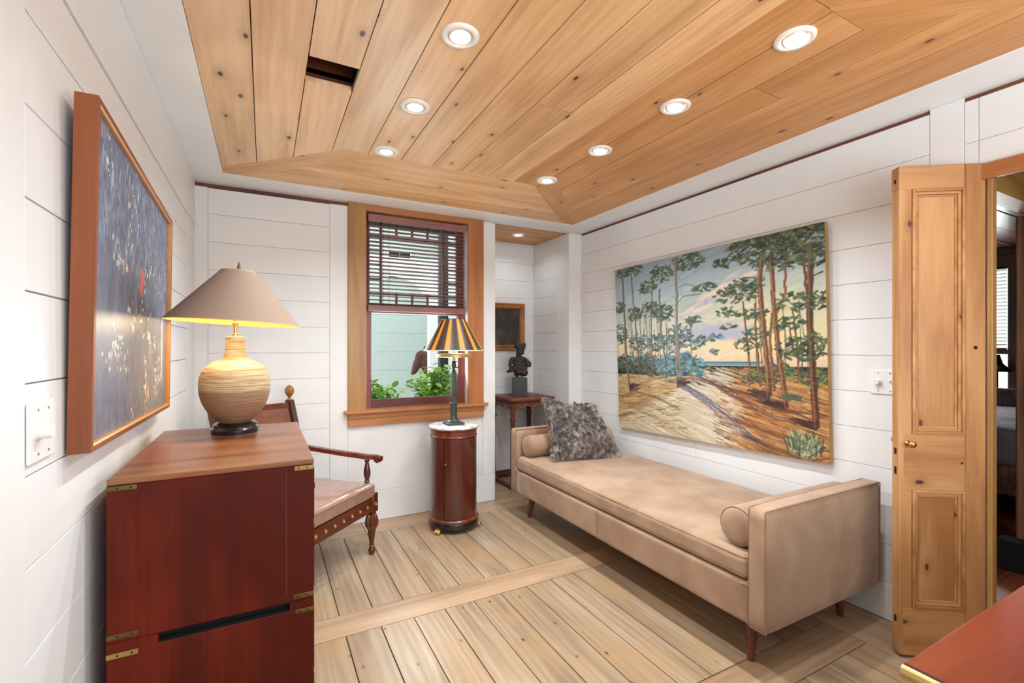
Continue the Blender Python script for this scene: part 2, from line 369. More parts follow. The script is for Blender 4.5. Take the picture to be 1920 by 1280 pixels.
for a, b in zip(cols, cols[1:]):
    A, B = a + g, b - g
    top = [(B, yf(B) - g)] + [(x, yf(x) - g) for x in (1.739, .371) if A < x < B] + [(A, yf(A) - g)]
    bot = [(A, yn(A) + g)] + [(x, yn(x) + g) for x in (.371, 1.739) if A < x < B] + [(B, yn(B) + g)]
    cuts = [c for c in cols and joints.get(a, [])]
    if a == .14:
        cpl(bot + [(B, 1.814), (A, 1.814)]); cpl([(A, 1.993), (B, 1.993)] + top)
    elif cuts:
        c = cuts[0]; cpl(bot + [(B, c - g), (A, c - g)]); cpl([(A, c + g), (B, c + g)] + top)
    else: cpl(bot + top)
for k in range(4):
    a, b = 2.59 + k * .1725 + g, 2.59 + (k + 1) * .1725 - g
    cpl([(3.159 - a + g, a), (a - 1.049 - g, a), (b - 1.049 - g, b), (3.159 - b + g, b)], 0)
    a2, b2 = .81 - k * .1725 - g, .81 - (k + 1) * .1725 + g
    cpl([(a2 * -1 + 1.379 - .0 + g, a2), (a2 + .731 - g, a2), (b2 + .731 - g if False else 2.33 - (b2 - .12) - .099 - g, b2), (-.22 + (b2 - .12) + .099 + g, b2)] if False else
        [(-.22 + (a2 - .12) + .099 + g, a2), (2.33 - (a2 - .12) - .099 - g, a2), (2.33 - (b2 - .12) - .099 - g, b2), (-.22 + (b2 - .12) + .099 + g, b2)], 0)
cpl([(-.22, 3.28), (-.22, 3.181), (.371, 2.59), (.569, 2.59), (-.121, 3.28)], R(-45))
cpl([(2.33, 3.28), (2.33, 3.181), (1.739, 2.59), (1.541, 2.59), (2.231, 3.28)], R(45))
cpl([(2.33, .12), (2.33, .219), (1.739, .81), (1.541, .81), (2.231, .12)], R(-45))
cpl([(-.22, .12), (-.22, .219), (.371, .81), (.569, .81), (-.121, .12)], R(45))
for k in range(4):   # alcove ceiling
    a = 3.537 + k * .151
    board('plank', M['pine_ceiling'], ce, 1.70, 2.46, a + g, a + .151 - g, ZW0, ZW1, 'X')

# window in the far wall --------------------------------------
wi = root('window_1', (0, 0, 0), kind='structure')
board('casing', M['pine_trim'], wi, .529, .655, 3.488, 3.51, .80, 2.319, 'Z', .002)
board('casing', M['pine_trim_r'], wi, 1.455, 1.592, 3.488, 3.51, .80, 2.319, 'Z', .002)
board('head_casing', M['pine_trim_r'], wi, .655, 1.455, 3.492, 3.51, 2.272, 2.319, 'X', .002)
board('sill', M['pine_trim_r'], wi, .50, 1.62, 3.455, 3.575, .798, .822, 'X', .004)
board('apron', M['pine_trim_r'], wi, .529, 1.592, 3.486, 3.51, .705, .798, 'X', .002)
bm = BM(); box(bm, .529, 1.592, 3.478, 3.486, .762, .798, .002); obj('apron_moulding', bm, M['pine_trim_r'], wi)
board('jamb', M['pine_trim'], wi, .640, .655, 3.51, 3.66, .80, 2.30, 'Z'); board('jamb', M['white'], wi, 1.455, 1.50, 3.51, 3.66, .80, 2.30, 'Z')
board('head_jamb', M['pine_trim_r'], wi, .60, 1.50, 3.51, 3.66, 2.285, 2.30, 'X'); board('outer_sill', M['white'], wi, .60, 1.50, 3.575, 3.70, .79, .815, 'X')
SY0, SY1 = 3.565, 3.60
lo = root('lower_sash', (0, 0, 0)); lo.parent = wi
board('stile', M['sash'], lo, .656, .705, SY0, SY1, .823, 1.60, 'Z', .002); board('stile', M['sash'], lo, 1.395, 1.454, SY0, SY1, .823, 1.60, 'Z', .002)
board('rail', M['sash'], lo, .705, 1.395, SY0, SY1, .823, .885, 'X', .002); board('rail', M['sash'], lo, .705, 1.395, SY0, SY1, 1.535, 1.60, 'X', .002)
up = root('upper_sash'); up.parent = wi
UY0, UY1 = 3.603, 3.635
board('stile', M['sash'], up, .656, .70, UY0, UY1, 1.56, 2.284, 'Z', .002); board('stile', M['sash'], up, 1.40, 1.454, UY0, UY1, 1.56, 2.284, 'Z', .002)
board('rail', M['sash'], up, .70, 1.40, UY0, UY1, 2.235, 2.284, 'X', .002); board('rail', M['sash'], up, .70, 1.40, UY0, UY1, 1.56, 1.60, 'X', .002)
mx = [.785, .905, 1.03, 1.155, 1.285]; mz = [2.125, 2.015, 1.905, 1.795, 1.685]
for i, x in enumerate(mx):
    if i in (0, 4): board('muntin', M['sash'], up, x - .008, x + .008, UY0 + .005, UY1 - .005, 1.60, 2.235, 'Z')
    else:
        board('muntin', M['sash'], up, x - .008, x + .008, UY0 + .005, UY1 - .005, 2.133, 2.235, 'Z'); board('muntin', M['sash'], up, x - .008, x + .008, UY0 + .005, UY1 - .005, 1.60, 1.677, 'Z')
for i, z in enumerate(mz):
    if i in (0, 4): board('muntin', M['sash'], up, .793, 1.277, UY0 + .005, UY1 - .005, z - .008, z + .008, 'X')
    board('muntin', M['sash'], up, .70, .777, UY0 + .005, UY1 - .005, z - .008, z + .008, 'X'); board('muntin', M['sash'], up, 1.293, 1.40, UY0 + .005, UY1 - .005, z - .008, z + .008, 'X')
def glassmat():
    m = NT('window_glass'); t = m.t; t.nodes.remove(m.b)
    tr = m.n('ShaderNodeBsdfTransparent'); tr.inputs[0].default_value = (.93, .965, .955, 1)   # thin clear sheet glass, faint green tint
    m.l(tr.outputs[0], t.nodes['Material Output'].inputs['Surface']); return m.m
M['glass'] = glassmat()
slab('pane', .70, 1.40, 3.580, 3.584, .88, 1.54, M['glass'], parent=lo, kind=None)
slab('pane', .70, 1.40, 3.617, 3.620, 1.59, 2.24, M['glass'], parent=up, kind=None)

# venetian blind ----------------------------------------------
vb = root('venetian_blind', (1.055, 3.535, 2.23), label='mahogany wooden venetian blind half drawn over the window', cat='blind')
bm = BM(); box(bm, -.385, .385, -.035, .02, -.012, .022, .002); obj('headrail', bm, M['slat'], vb)
bm = BM(); box(bm, -.385, .385, -.042, -.036, -.03, .024, .001); obj('valance', bm, M['slat'], vb)
bm = BM(); box(bm, -.385, .385, -.02, .018, -.685, -.64, .004); obj('bottom_rail', bm, M['slat'], vb)
sb = BM(); box(sb, -.383, .383, -.022, .022, -.0018, .0018, .0006)
bmesh.ops.rotate(sb, verts=sb.verts, matrix=Matrix.Rotation(R(-4), 3, 'X'))
s0 = obj('slat', sb, M['slat'], vb, loc=(0, 0, -.055))
N = 21
for k in range(1, N):
    c = s0.copy(); COL.objects.link(c); c.location = (0, 0, -.055 - k * .0287)
for x in (-.272, .218):
    for yy in (-.0235, .0235):
        bm = BM(); tube(bm, [(x, yy, -.01), (x, yy, -.65)], .0011, 4); obj('ladder_cord', bm, M['cord'], vb)
for p_ in ([(-.235, -.046, -.01), (-.237, -.046, -.66)], [(.30, -.046, -.01), (.298, -.046, -.95)]):
    bm = BM(); tube(bm, p_, .0012, 4); obj('pull_cord', bm, M['cord'], vb)

# door leaf and door casing -----------------------------------
Lp, Hp = Vector((2.310, .945, 0)), Vector((2.575, .762, 0))
wd = (Lp - Hp).length; ang = math.atan2(Lp.y - Hp.y, Lp.x - Hp.x)
dr = root('door_1', (Hp.x, Hp.y, .012), ang, kind='structure')
# local: +x from hinge to leading edge, +y is the near face outward normal?  near face at y=0, body at y<0 (checked by cross product)
nrm = Vector((math.cos(ang + PI / 2), math.sin(ang + PI / 2)))
sgn = 1 if nrm.dot(Vector((-Hp.x, -Hp.y))) > 0 else -1
Y0, Y1 = (-.045, 0) if sgn > 0 else (0, .045)
F = 0.0
HD = 2.012
stile_h, stile_l = .235 * wd, .15 * wd
board('stile', M['pine'], dr, 0, stile_h - .001, Y0, Y1, 0, HD, 'Z', .0025)
board('stile', M['pine'], dr, wd - stile_l, wd - .0008, Y0, Y1, 0, HD, 'Z', .0025)
x0d, x1d = stile_h + .001, wd - stile_l - .001
board('rail', M['pine'], dr, x0d, wd + .0006, Y0 - .0005, Y1 + .0008, 1.915, HD, 'X', .0025)
board('rail', M['pine'], dr, x0d, wd - .016, Y0 - .0005, Y1 + .0008, .68, .91, 'X', .0015)
board('rail', M['pine'], dr, x0d, wd - .014, Y0 - .0005, Y1 + .0008, 0, .195, 'X', .0015)
for (za, zb) in ((.195, .68), (.91, 1.915)):
    ym = (Y0 + Y1) / 2
    board('panel', M['pine'], dr, x0d - .004, x1d + .004, ym - .008, ym + .008, za, zb, 'Z')
    for s in (1, -1):
        yf_ = Y1 if s > 0 else Y0
        for (ins, w_, h_) in ((0, .011, .004), (.011, .011, -.003), (.022, .008, -.010)):
            xa, xb, a_, b_ = x0d + ins, x1d - ins, za + ins, zb - ins
            y_out = yf_ + s * h_; y_in = ym
            ya, yb = min(y_out, y_in), max(y_out, y_in)
            bm = BM()
            for q in ((xa, xa + w_, a_, b_), (xb - w_, xb, a_, b_), (xa + w_, xb - w_, a_, a_ + w_), (xa + w_, xb - w_, b_ - w_, b_)):
                box(bm, q[0], q[1], ya, yb, q[2], q[3], .0018, 2)
            obj('panel_moulding', bm, M['pine'], dr)
yo = Y1 if sgn > 0 else Y0
def knob(parent, x, z, s, y):
    bm = BM(); lathe(bm, [(.011, 0), (.012, .003), (.006, .005), (.006, .016), (.012, .022), (.014, .030), (.010, .038), (0.0001, .040)], 20)
    bmesh.ops.rotate(bm, verts=bm.verts, matrix=Matrix.Rotation(R(-90) * s, 3, 'X')); obj('knob', bm, M['gilt'], parent, 'full', loc=(x, y, z))
knob(dr, wd * .905, .872, 1, Y1); knob(dr, wd * .905, .872, -1, Y0)
bm = BM(); lathe(bm, [(.0045, -.001), (.0045, .0012)], 12); bmesh.ops.rotate(bm, verts=bm.verts, matrix=Matrix.Rotation(R(90), 3, 'X')); obj('keyhole', bm, M['void'], dr, loc=(wd * .275, yo, .795))
bm = BM(); lathe(bm, [(.0075, -.001), (.0075, .0012)], 12); bmesh.ops.rotate(bm, verts=bm.verts, matrix=Matrix.Rotation(R(90), 3, 'X')); obj('plugged_hole', bm, M['screw'], dr, loc=(wd * .12, yo, 1.265))
for z, h in ((.835, .024), (.755, .03), (.14, .026), (1.955, .016)):
    bm = BM(); box(bm, wd - .001, wd + .0014, (Y0 + Y1) / 2 - .006, (Y0 + Y1) / 2 + .005, z - h / 2, z + h / 2); obj('mortise', bm, M['void'], dr)
tr = root('trim_1', kind='structure')
board('head_casing', M['pine_trim_r'], tr, 2.560, 2.58, -.2, .785, 1.955, 2.02, 'Y', .002)
board('side_casing', M['pine_trim'], tr, 2.571, 2.615, .742, .7595, 0, 1.975, 'Z', .002)
board('side_casing', M['pine_trim'], tr, 2.560, 2.616, -.2, -.14, 0, 1.955, 'Z', .002)
board('head_jamb', M['pine_trim'], tr, 2.58, 2.615, -.14, .7595, 1.98, 2.015, 'Y', .002)

# room beyond the door ----------------------------------------
M['dark_wood'] = wood('dark_stained_boards', srgb(62, 38, 28), srgb(100, 66, 50), srgb(130, 92, 74), rough=.25, randval=.1, coat=.3)
M['post'] = wood('rough_brown_beam', srgb(92, 56, 34), srgb(140, 96, 64), srgb(172, 128, 92), rough=.7, bump=.5, knots=.8)
M['yellow_wood'] = wood('golden_pine_header', srgb(186, 132, 60), srgb(214, 166, 92), srgb(228, 186, 116), rough=.4)
wb = slab('wall_bedroom', 7.05, 7.15, -1.0, 4.2, 0, .8, M['dark_wood'])
for a in ((7.05, 7.15, -1.0, 1.90, .8, 2.4), (7.05, 7.15, 2.95, 4.2, .8, 2.4), (7.05, 7.15, 1.90, 2.95, 2.13, 2.4)): slab('panel', *a[:4], a[4], a[5], M['dark_wood'], parent=wb, kind=None)
slab('wall_bedroom_side', 2.70, 7.15, 4.1, 4.2, 0, 2.4, M['dark_wood']); slab('wall_bedroom_near', 2.70, 7.15, -1.1, -1.0, 0, 2.4, M['dark_wood'])
cb = slab('ceiling_bedroom', 2.64, 7.15, -1.1, 4.2, 2.36, 2.44, M['dark_wood'])
for k in range(26): board('plank', M['dark_wood'], cb, 2.72, 7.04, -.98 + k * .2 + .003, -.78 + k * .2 - .003, 2.335 + .004 * (k % 2), 2.36, 'X', .002)
hb = root('trim_2', kind='structure'); board('header', M['yellow_wood'], hb, 2.65, 4.2, .90, .99, 2.045, 2.33, 'X')
po = board('wooden_post', M['post'], None, 3.875, 4.10, .86, 1.022, 0, 2.04, 'Z', .006); tag(po, 'rough dark brown timber post seen through the doorway', 'post')
w2 = root('window_2', kind='structure')
board('casing', M['dark_wood'], w2, 7.0, 7.05, 1.75, 1.905, .76, 2.22, 'Z', .004); board('casing', M['dark_wood'], w2, 7.0, 7.05, 2.93, 3.1, .76, 2.22, 'Z', .004)
board('head_casing', M['dark_wood'], w2, 6.98, 7.05, 1.75, 3.1, 2.12, 2.26, 'Y', .004); board('sill', M['dark_wood'], w2, 6.96, 7.05, 1.73, 3.1, .76, .80, 'Y', .004)
board('meeting_rail', M['dark_wood'], w2, 7.06, 7.09, 1.90, 2.95, 1.20, 1.25, 'Y'); slab('pane', 7.07, 7.074, 1.90, 2.95, .80, 2.13, M['glass'], parent=w2, kind=None)
b2 = root('venetian_blind', (7.0, 2.42, 2.12), label='white slatted blind in the bedroom window beyond the doorway', cat='blind')
s1 = obj('slat', (lambda b: (box(b, -.018, .018, -.51, .50, -.0015, .0015), b)[1])(BM()), M['plastic'], b2, loc=(0, 0, -.02)); s1.rotation_euler = (0, R(20), 0)
for k in range(1, 22): c = s1.copy(); COL.objects.link(c); c.location = (0, 0, -.02 - k * .038)
bm = BM(); box(bm, -.02, .02, -.51, .50, -.88, -.85, .003); obj('bottom_rail', bm, M['dark_wood'], b2)
bm = BM(); box(bm, -.02, .02, -.51, .50, -.008, .02, .003); obj('headrail', bm, M['dark_wood'], b2)

# ------------------------------------------------------------ recessed downlights
M['lens'] = plain('glowing_lens', (1, 1, 1, 1), .4, emit=(1, .96, .88, 1), estr=12)
M['trim_ring'] = plain('white_light_trim', srgb(240, 236, 228), .35)
M['baffle'] = plain('light_baffle', srgb(240, 234, 222), .3, emit=(1, .93, .8, 1), estr=.0)
def downlight(x, y, label, tilt=0, power=None):
    t = root('recessed_downlight', (x, y, ZC), label=label, cat='ceiling light', group='recessed downlights in the wooden ceiling')
    bm = BM(); lathe(bm, [(.046, .004), (.046, -.004), (.050, -.006), (.062, -.004), (.064, .001), (.064, .004)], 40, cap=False); obj('trim_ring', bm, M['trim_ring'], t, 'full')
    bm = BM(); lathe(bm, [(.046, -.003), (.040, .004), (.036, .010)], 36, cap=False); obj('baffle', bm, M['baffle'], t, 'full')
    bm = BM(); lathe(bm, [(.034, -.004), (.037, -.002), (.038, .006)], 36, cap=False); o = obj('gimbal_ring', bm, M['trim_ring'], t, 'full'); o.rotation_euler = (0, R(tilt), 0)
    bm = BM(); lathe(bm, [(.0001, -.002), (.033, -.001), (.034, .004)], 32, cap=False); o = obj('lens', bm, M['lens'], t, 'full'); o.rotation_euler = (0, R(tilt), 0)
    l = area('bulb_light', (0, 0, -.010), (0, 0, 0), .055, .055, DOWN_POWER if power is None else power, WARM, 'DISK', t, 140)
    return t
for (x, y, lb) in ((.58, 1.46, 'recessed downlight just right of the ceiling vent opening, nearest in its row'), (.577, 1.98, 'recessed downlight in the vent-side row, middle of its three'), (.573, 2.505, 'recessed downlight in the vent-side row, farthest from the camera'),
                  ):
    downlight(x, y, lb)
for (x, y, lb, tl) in ((1.585, .942, 'big glaring downlight nearest the pine door, lamp tilted in its ring', 18), (1.575, 1.452, 'recessed downlight second from the pine door in the daybed-side row', 8),
                       (1.574, 1.965, 'recessed downlight third from the pine door in the daybed-side row', 6), (1.562, 2.47, 'recessed downlight last of the daybed-side row, by the mitred corner board', 4)):
    downlight(x, y, lb, tl, 8 if y < 1 else None)
downlight(2.084, 3.80, 'small recessed downlight in the alcove ceiling', power=1.3)
downlight(.58, .55, 'recessed downlight in the vent-side row, unseen, added for light', power=5);  # lamp outside the frame, added to light the near end

dl_ = downlight(3.25, .25, 'added recessed downlight in the passage beyond the doorway, out of view', power=6); dl_.location.z = 2.334  # unseen lamp added to brighten the golden header
# ------------------------------------------------------------ campaign chest
CX0, CX1, CY0, CY1, CZ, CS = -.349, .130, 1.500, 2.272, .948, .523
ch = root('campaign_chest', ((CX0 + CX1) / 2, (CY0 + CY1) / 2, 0), label='tall two-part mahogany campaign chest with brass corners against the left wall', cat='chest of drawers')
hx, hy = (CX1 - CX0) / 2, (CY1 - CY0) / 2
bm = BM(); box(bm, -hx, hx, -hy, hy, .07, CS - .012, .003); obj('lower_case', bm, M['chest'], ch)
bm = BM(); box(bm, -hx, hx, -hy, hy, CS + .012, CZ - .016, .003); obj('upper_case', bm, M['chest'], ch)
# packing strips between the two halves leave a dark slot open
for a in ((-hx, -hx + .105), (hx - .065, hx)):
    for y_ in ((-hy + .001, -hy + .06), (hy - .06, hy - .001)):
        bm = BM(); box(bm, a[0], a[1], y_[0], y_[1], CS - .0122, CS + .0122); obj('packing_strip', bm, M['chest'], ch)
bm = BM(); box(bm, -hx + .06, hx - .05, -hy + .03, hy - .03, CS - .013, CS + .013); obj('core', bm, M['void'], ch)
bm = BM(); box(bm, -hx + .106, hx - .066, -hy + .0015, hy - .0015, CS - .0119, CS - .0112); box(bm, -hx + .106, hx - .066, -hy + .0015, hy - .0015, CS + .0112, CS + .0119); obj('slot_shade', bm, M['void'], ch)  # black sheets stand in for the shade inside the slot
bm = BM(); box(bm, -hx, hx, -hy, hy, CZ - .016, CZ, .003, 2); obj('top', bm, M['chest_top'], ch)
bm = BM(); box(bm, hx - .075, hx - .073, -hy - .0012, -hy + .01, CS + .03, CZ - .03); obj('joint_line', bm, M['gap'], ch)
for sx in (-1, 1):
    for sy in (-1, 1): bm = BM(); lathe(bm, [(.022, 0), (.030, .03), (.034, .07)], 16); obj('foot', bm, M['mahogany'], ch, True, loc=(sx * (hx - .05), sy * (hy - .05), 0))
def strap(x0, x1, z0, z1, mat='brass_dark', y=-1):
    bm = BM(); ya, yb = (-hy - .0014, -hy + .003) if y < 0 else (hy - .003, hy + .0014)
    box(bm, x0, x1, ya, yb, z0, z1, .0006); s = obj('corner_strap', bm, M[mat], ch)
    for fx in (.35, .8):
        bm = BM(); q = [(.0028, -.0004), (.0022, .0006)]; lathe(bm, q, 10); bmesh.ops.rotate(bm, verts=bm.verts, matrix=Matrix.Rotation(R(90 * -y), 3, 'X'))
        obj('screw', bm, M['screw'], s, loc=(x0 + (x1 - x0) * (fx if x0 < 0 else 1 - fx), ya if y < 0 else yb, (z0 + z1) / 2))
for y in (-1, 1):
    strap(-hx, -hx + .062, CZ - .030, CZ - .018, 'brass_dark', y); strap(hx - .052, hx, CZ - .030, CZ - .018, 'brass', y)
    strap(-hx, -hx + .064, CS + .022, CS + .034, 'brass_dark', y); strap(hx - .055, hx, CS + .020, CS + .032, 'brass_dark', y)
    strap(-hx, -hx + .064, CS - .026, CS - .013, 'brass', y); strap(hx - .050, hx, CS - .024, CS - .013, 'brass_dark', y)
for (z0, z1) in ((CS + .03, CS + .22), (CS + .235, CZ - .03), (.09, .29), (.305, CS - .03)):
    bm = BM(); box(bm, hx - .004, hx + .004, -hy + .03, hy - .03, z0, z1, .002); d = obj('drawer', bm, M['chest'], ch)
    for y in (-.19, .19):
        bm = BM(); box(bm, hx + .004, hx + .006, y - .045, y + .045, (z0 + z1) / 2 - .018, (z0 + z1) / 2 + .018, .001)
        tube(bm, [(hx + .008, y - .03, (z0 + z1) / 2 + .004), (hx + .010, y - .026, (z0 + z1) / 2 - .012), (hx + .010, y + .026, (z0 + z1) / 2 - .012), (hx + .008, y + .03, (z0 + z1) / 2 + .004)], .0028, 6)
        obj('handle', bm, M['brass'], d)

# ------------------------------------------------------------ big table lamp on the chest
def lathe_noise(seed, amp): return lambda a, z: amp * noise.noise(Vector((math.cos(a) * 9, math.sin(a) * 9, z * 160 + seed)))
lp = root('table_lamp', (-.100, 2.115, CZ), label='large textured cream vase lamp with wide taupe cone shade on the chest', cat='lamp')
bm = BM(); lathe(bm, [(.082, 0), (.083, .004), (.083, .016), (.078, .021), (.074, .026), (.076, .032), (.070, .038), (.060, .040)], 48); obj('base', bm, M['black'], lp, True)
m = NT('ribbed_stoneware'); tc = m.n('ShaderNodeTexCoord'); mp = m.n('ShaderNodeMapping'); mp.inputs['Scale'].default_value = (9, 9, 210); m.l(tc.outputs['Object'], mp.inputs[0])
nz = m.n('ShaderNodeTexNoise', Scale=1.0, Detail=4.0, Distortion=.5); m.l(mp.outputs[0], nz.inputs['Vector'])
sp = m.n('ShaderNodeSeparateXYZ'); m.l(tc.outputs['Object'], sp.inputs[0])
zz = m.math('ADD', sp.outputs[2], m.math('MULTIPLY', m.math('SUBTRACT', nz.outputs[0], .5), .012))
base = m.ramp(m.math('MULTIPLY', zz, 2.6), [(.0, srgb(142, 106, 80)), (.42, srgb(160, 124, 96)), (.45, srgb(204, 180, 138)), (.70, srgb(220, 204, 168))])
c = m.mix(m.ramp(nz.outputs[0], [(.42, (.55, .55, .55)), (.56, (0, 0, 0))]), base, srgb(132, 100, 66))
m.l(c, m.b.inputs['Base Color']); m.b.inputs['Roughness'].default_value = .7; m.bump(nz.outputs[0], .7, .004); M['stoneware'] = m.m
prof = [(.052, .040), (.066, .052), (.090, .080), (.108, .112), (.118, .145), (.1215, .175), (.1205, .205), (.113, .232), (.098, .255), (.074, .272), (.050, .283), (.040, .293), (.036, .307), (.0335, .328), (.0325, .350), (.0345, .369), (.033, .372), (.012, .373)]
def smooth_prof(p, n=4):
    out = []
    for i in range(len(p) - 1):
        p0 = p[max(i - 1, 0)]; p1 = p[i]; p2 = p[i + 1]; p3 = p[min(i + 2, len(p) - 1)]
        for k in range(n):
            t = k / n
            out.append(tuple(.5 * ((2 * p1[j]) + (-p0[j] + p2[j]) * t + (2 * p0[j] - 5 * p1[j] + 4 * p2[j] - p3[j]) * t * t + (-p0[j] + 3 * p1[j] - 3 * p2[j] + p3[j]) * t ** 3) for j in (0, 1)))
    return out + [p[-1]]
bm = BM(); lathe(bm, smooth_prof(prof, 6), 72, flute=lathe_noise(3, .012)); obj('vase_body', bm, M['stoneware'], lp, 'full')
bm = BM(); lathe(bm, [(.010, .372), (.010, .382), (.0065, .384), (.0065, .418), (.012, .420), (.012, .428), (.009, .430), (.009, .445), (.015, .450), (.015, .475)], 20); obj('socket', bm, M['brass'], lp, True)
def two_tone(name, outer, inner, inner_rough=.35, metal=0, trans=0):
    m = NT(name); g_ = m.n('ShaderNodeNewGeometry'); m.b.inputs['Roughness'].default_value = .8
    m.l(m.mix(g_.outputs['Backfacing'], outer, inner), m.b.inputs['Base Color']); return m.m
SH = root('lamp_shade', (0, 0, .425), 0); SH.parent = lp; SH.rotation_euler = (0, R(3.0), 0)
def cone(r0, r1, h, n=64, mats=None, z=0):
    bm = BM(); rings = [[bm.verts.new((r * math.cos(2 * PI * i / n), r * math.sin(2 * PI * i / n), zz)) for i in range(n)] for r, zz in ((r0, z), (r1, z + h))]
    for i in range(n):
        f = bm.faces.new((rings[0][i], rings[0][(i + 1) % n], rings[1][(i + 1) % n], rings[1][i]))
        if mats: f.material_index = mats(i)
    return bm
M['shade_out'] = plain('taupe_shade_fabric', srgb(144, 120, 103), .8, bump=.05, bscale=500)
M['shade_in'] = plain('gold_shade_lining', srgb(214, 176, 104), .4)
obj('shade_fabric', cone(.232, .060, .202), M['shade_out'], SH, 'full')
obj('shade_lining', cone(.2305, .0585, .202, z=.0), M['shade_in'], SH, 'full', loc=(0, 0, -.001))
bm = BM(); N_ = 64
tube(bm, [(.2318 * math.cos(2 * PI * i / N_), .2318 * math.sin(2 * PI * i / N_), 0) for i in range(N_ + 1)], .0016, 6, False); tube(bm, [(.060 * math.cos(2 * PI * i / 32), .060 * math.sin(2 * PI * i / 32), .202) for i in range(33)], .0014, 6, False)
obj('shade_rim', bm, M['shade_in'], SH, True)
bm = BM()
for k in range(3): tube(bm, [(0, 0, .197), (.060 * math.cos(k * 2.094), .060 * math.sin(k * 2.094), .201)], .0015, 6)
tube(bm, [(0, 0, .02), (.028, 0, .06), (.03, 0, .15), (0, 0, .197), (-.03, 0, .15), (-.028, 0, .06), (0, 0, .02)], .0014, 6); obj('harp', bm, M['brass'], SH, True)
bm = BM(); lathe(bm, [(.004, .196), (.008, .200), (.009, .205), (.004, .209), (.006, .214), (.007, .220), (.0035, .225), (.0045, .230), (.002, .238), (.0001, .240)], 16); obj('finial', bm, M['brass_dark'], SH, 'full')
M['bulb'] = plain('glowing_bulb', (1, 1, 1, 1), .4, emit=(1, .78, .45, 1), estr=12)
bm = BM(); lathe(bm, smooth_prof([(.012, 0), (.018, .02), (.028, .045), (.026, .068), (.012, .082), (.0001, .085)], 3), 20); obj('bulb', bm, M['bulb'], lp, 'full', loc=(0, 0, .475))
point('bulb_light', (0, 0, .50), 13.0, (1, .80, .52), .028, lp).location = (0.0, -.0, .452)

# ------------------------------------------------------------ painted canvases (colour lives on a fine mesh, one vertex per dab)
def s2l(a): return np.where(a <= .04045, a / 12.92, ((a + .055) / 1.055) ** 2.4)
class Paint:
    def __init__(s, w, h, asp): s.w, s.h, s.asp = w, h, asp; s.a = np.zeros((h, w, 3)); s.hgt = np.zeros((h, w))
    def stroke(s, x0, y0, x1, y1, r, col, al=1.0, soft=.5, hh=0):
        """x, y in 0..1 (y down), r in units of the canvas width"""
        W_, H_ = s.w, s.h; sx, sy = W_, H_; ky = 1 / s.asp
        xa, xb = int(max(0, (min(x0, x1) - r) * W_)), int(min(W_, (max(x0, x1) + r) * W_ + 2)); ry = r * s.asp
        ya, yb = int(max(0, (min(y0, y1) - ry) * H_)), int(min(H_, (max(y0, y1) + ry) * H_ + 2))
        if xb <= xa or yb <= ya: return
        X, Y = np.meshgrid((np.arange(xa, xb) + .5) / W_, ((np.arange(ya, yb) + .5) / H_) * ky)
        ax, ay, bx, by = x0, y0 * ky, x1, y1 * ky; dx, dy = bx - ax, by - ay; L = dx * dx + dy * dy + 1e-12
        t = np.clip(((X - ax) * dx + (Y - ay) * dy) / L, 0, 1); d = np.hypot(X - ax - t * dx, Y - ay - t * dy) / r
        m = np.clip((1 - d) / soft, 0, 1) * al; m = m[..., None]
        s.a[ya:yb, xa:xb] = s.a[ya:yb, xa:xb] * (1 - m) + np.array(col[:3]) / 255. * m
        if hh: s.hgt[ya:yb, xa:xb] += m[..., 0] * hh
    def poly(s, pts, r, col, al=1, jit=0, taper=1, soft=.5):
        n = len(pts) - 1; cum = 0
        for i in range(n):
            a, b = pts[i], pts[i + 1]; K = 6
            for k in range(K):
                t0, t1 = k / K, (k + 1) / K; rr = r * (1 + (taper - 1) * (i + t0) / n)
                j = lambda: rng.normal(0, jit)
                s.stroke(a[0] + (b[0] - a[0]) * t0 + j(), a[1] + (b[1] - a[1]) * t0, a[0] + (b[0] - a[0]) * t1 + j(), a[1] + (b[1] - a[1]) * t1, rr, col, al, soft)
    def mesh(s, name, P, mat, parent, relief=.0006, nrm=(0, 0, 1)):
        """P: four corners top-left, top-right, bottom-right, bottom-left as the viewer sees them"""
        h, w = s.h, s.w; P = [np.array(p) for p in P]; u = np.linspace(0, 1, w)[None, :, None]; v = np.linspace(0, 1, h)[:, None, None]
        co = (P[0] * (1 - u) + P[1] * u) * (1 - v) + (P[3] * (1 - u) + P[2] * u) * v
        co = co + np.array(nrm) * ((s.a.mean(-1) - .5) * relief + s.hgt * relief)[..., None]
        me = bpy.data.meshes.new(name); idx = np.arange(h * w).reshape(h, w)
        q = np.stack([idx[1:, :-1], idx[1:, 1:], idx[:-1, 1:], idx[:-1, :-1]], -1).reshape(-1, 4)
        me.vertices.add(h * w); me.vertices.foreach_set('co', co.reshape(-1)); me.loops.add(q.size); me.loops.foreach_set('vertex_index', q.reshape(-1).astype(np.int32))
        me.polygons.add(len(q)); me.polygons.foreach_set('loop_start', (np.arange(len(q)) * 4).astype(np.int32)); me.polygons.foreach_set('loop_total', np.full(len(q), 4, np.int32)) if False else None
        me.update(calc_edges=True)
        at = me.color_attributes.new('paint', 'FLOAT_COLOR', 'POINT'); c = np.ones((h * w, 4)); c[:, :3] = s2l(np.clip(s.a, 0, 1)).reshape(-1, 3); at.data.foreach_set('color', c.reshape(-1))
        me.polygons.foreach_set('use_smooth', [True] * len(me.polygons)); me.materials.append(mat)
        o = bpy.data.objects.new(name, me); COL.objects.link(o); o.parent = parent; return o
m = NT('oil_paint'); at = m.n('ShaderNodeVertexColor', layer_name='paint'); tc = m.n('ShaderNodeTexCoord'); nz = m.n('ShaderNodeTexNoise', Scale=900.0, Detail=2.0); m.l(tc.outputs['Object'], nz.inputs['Vector'])
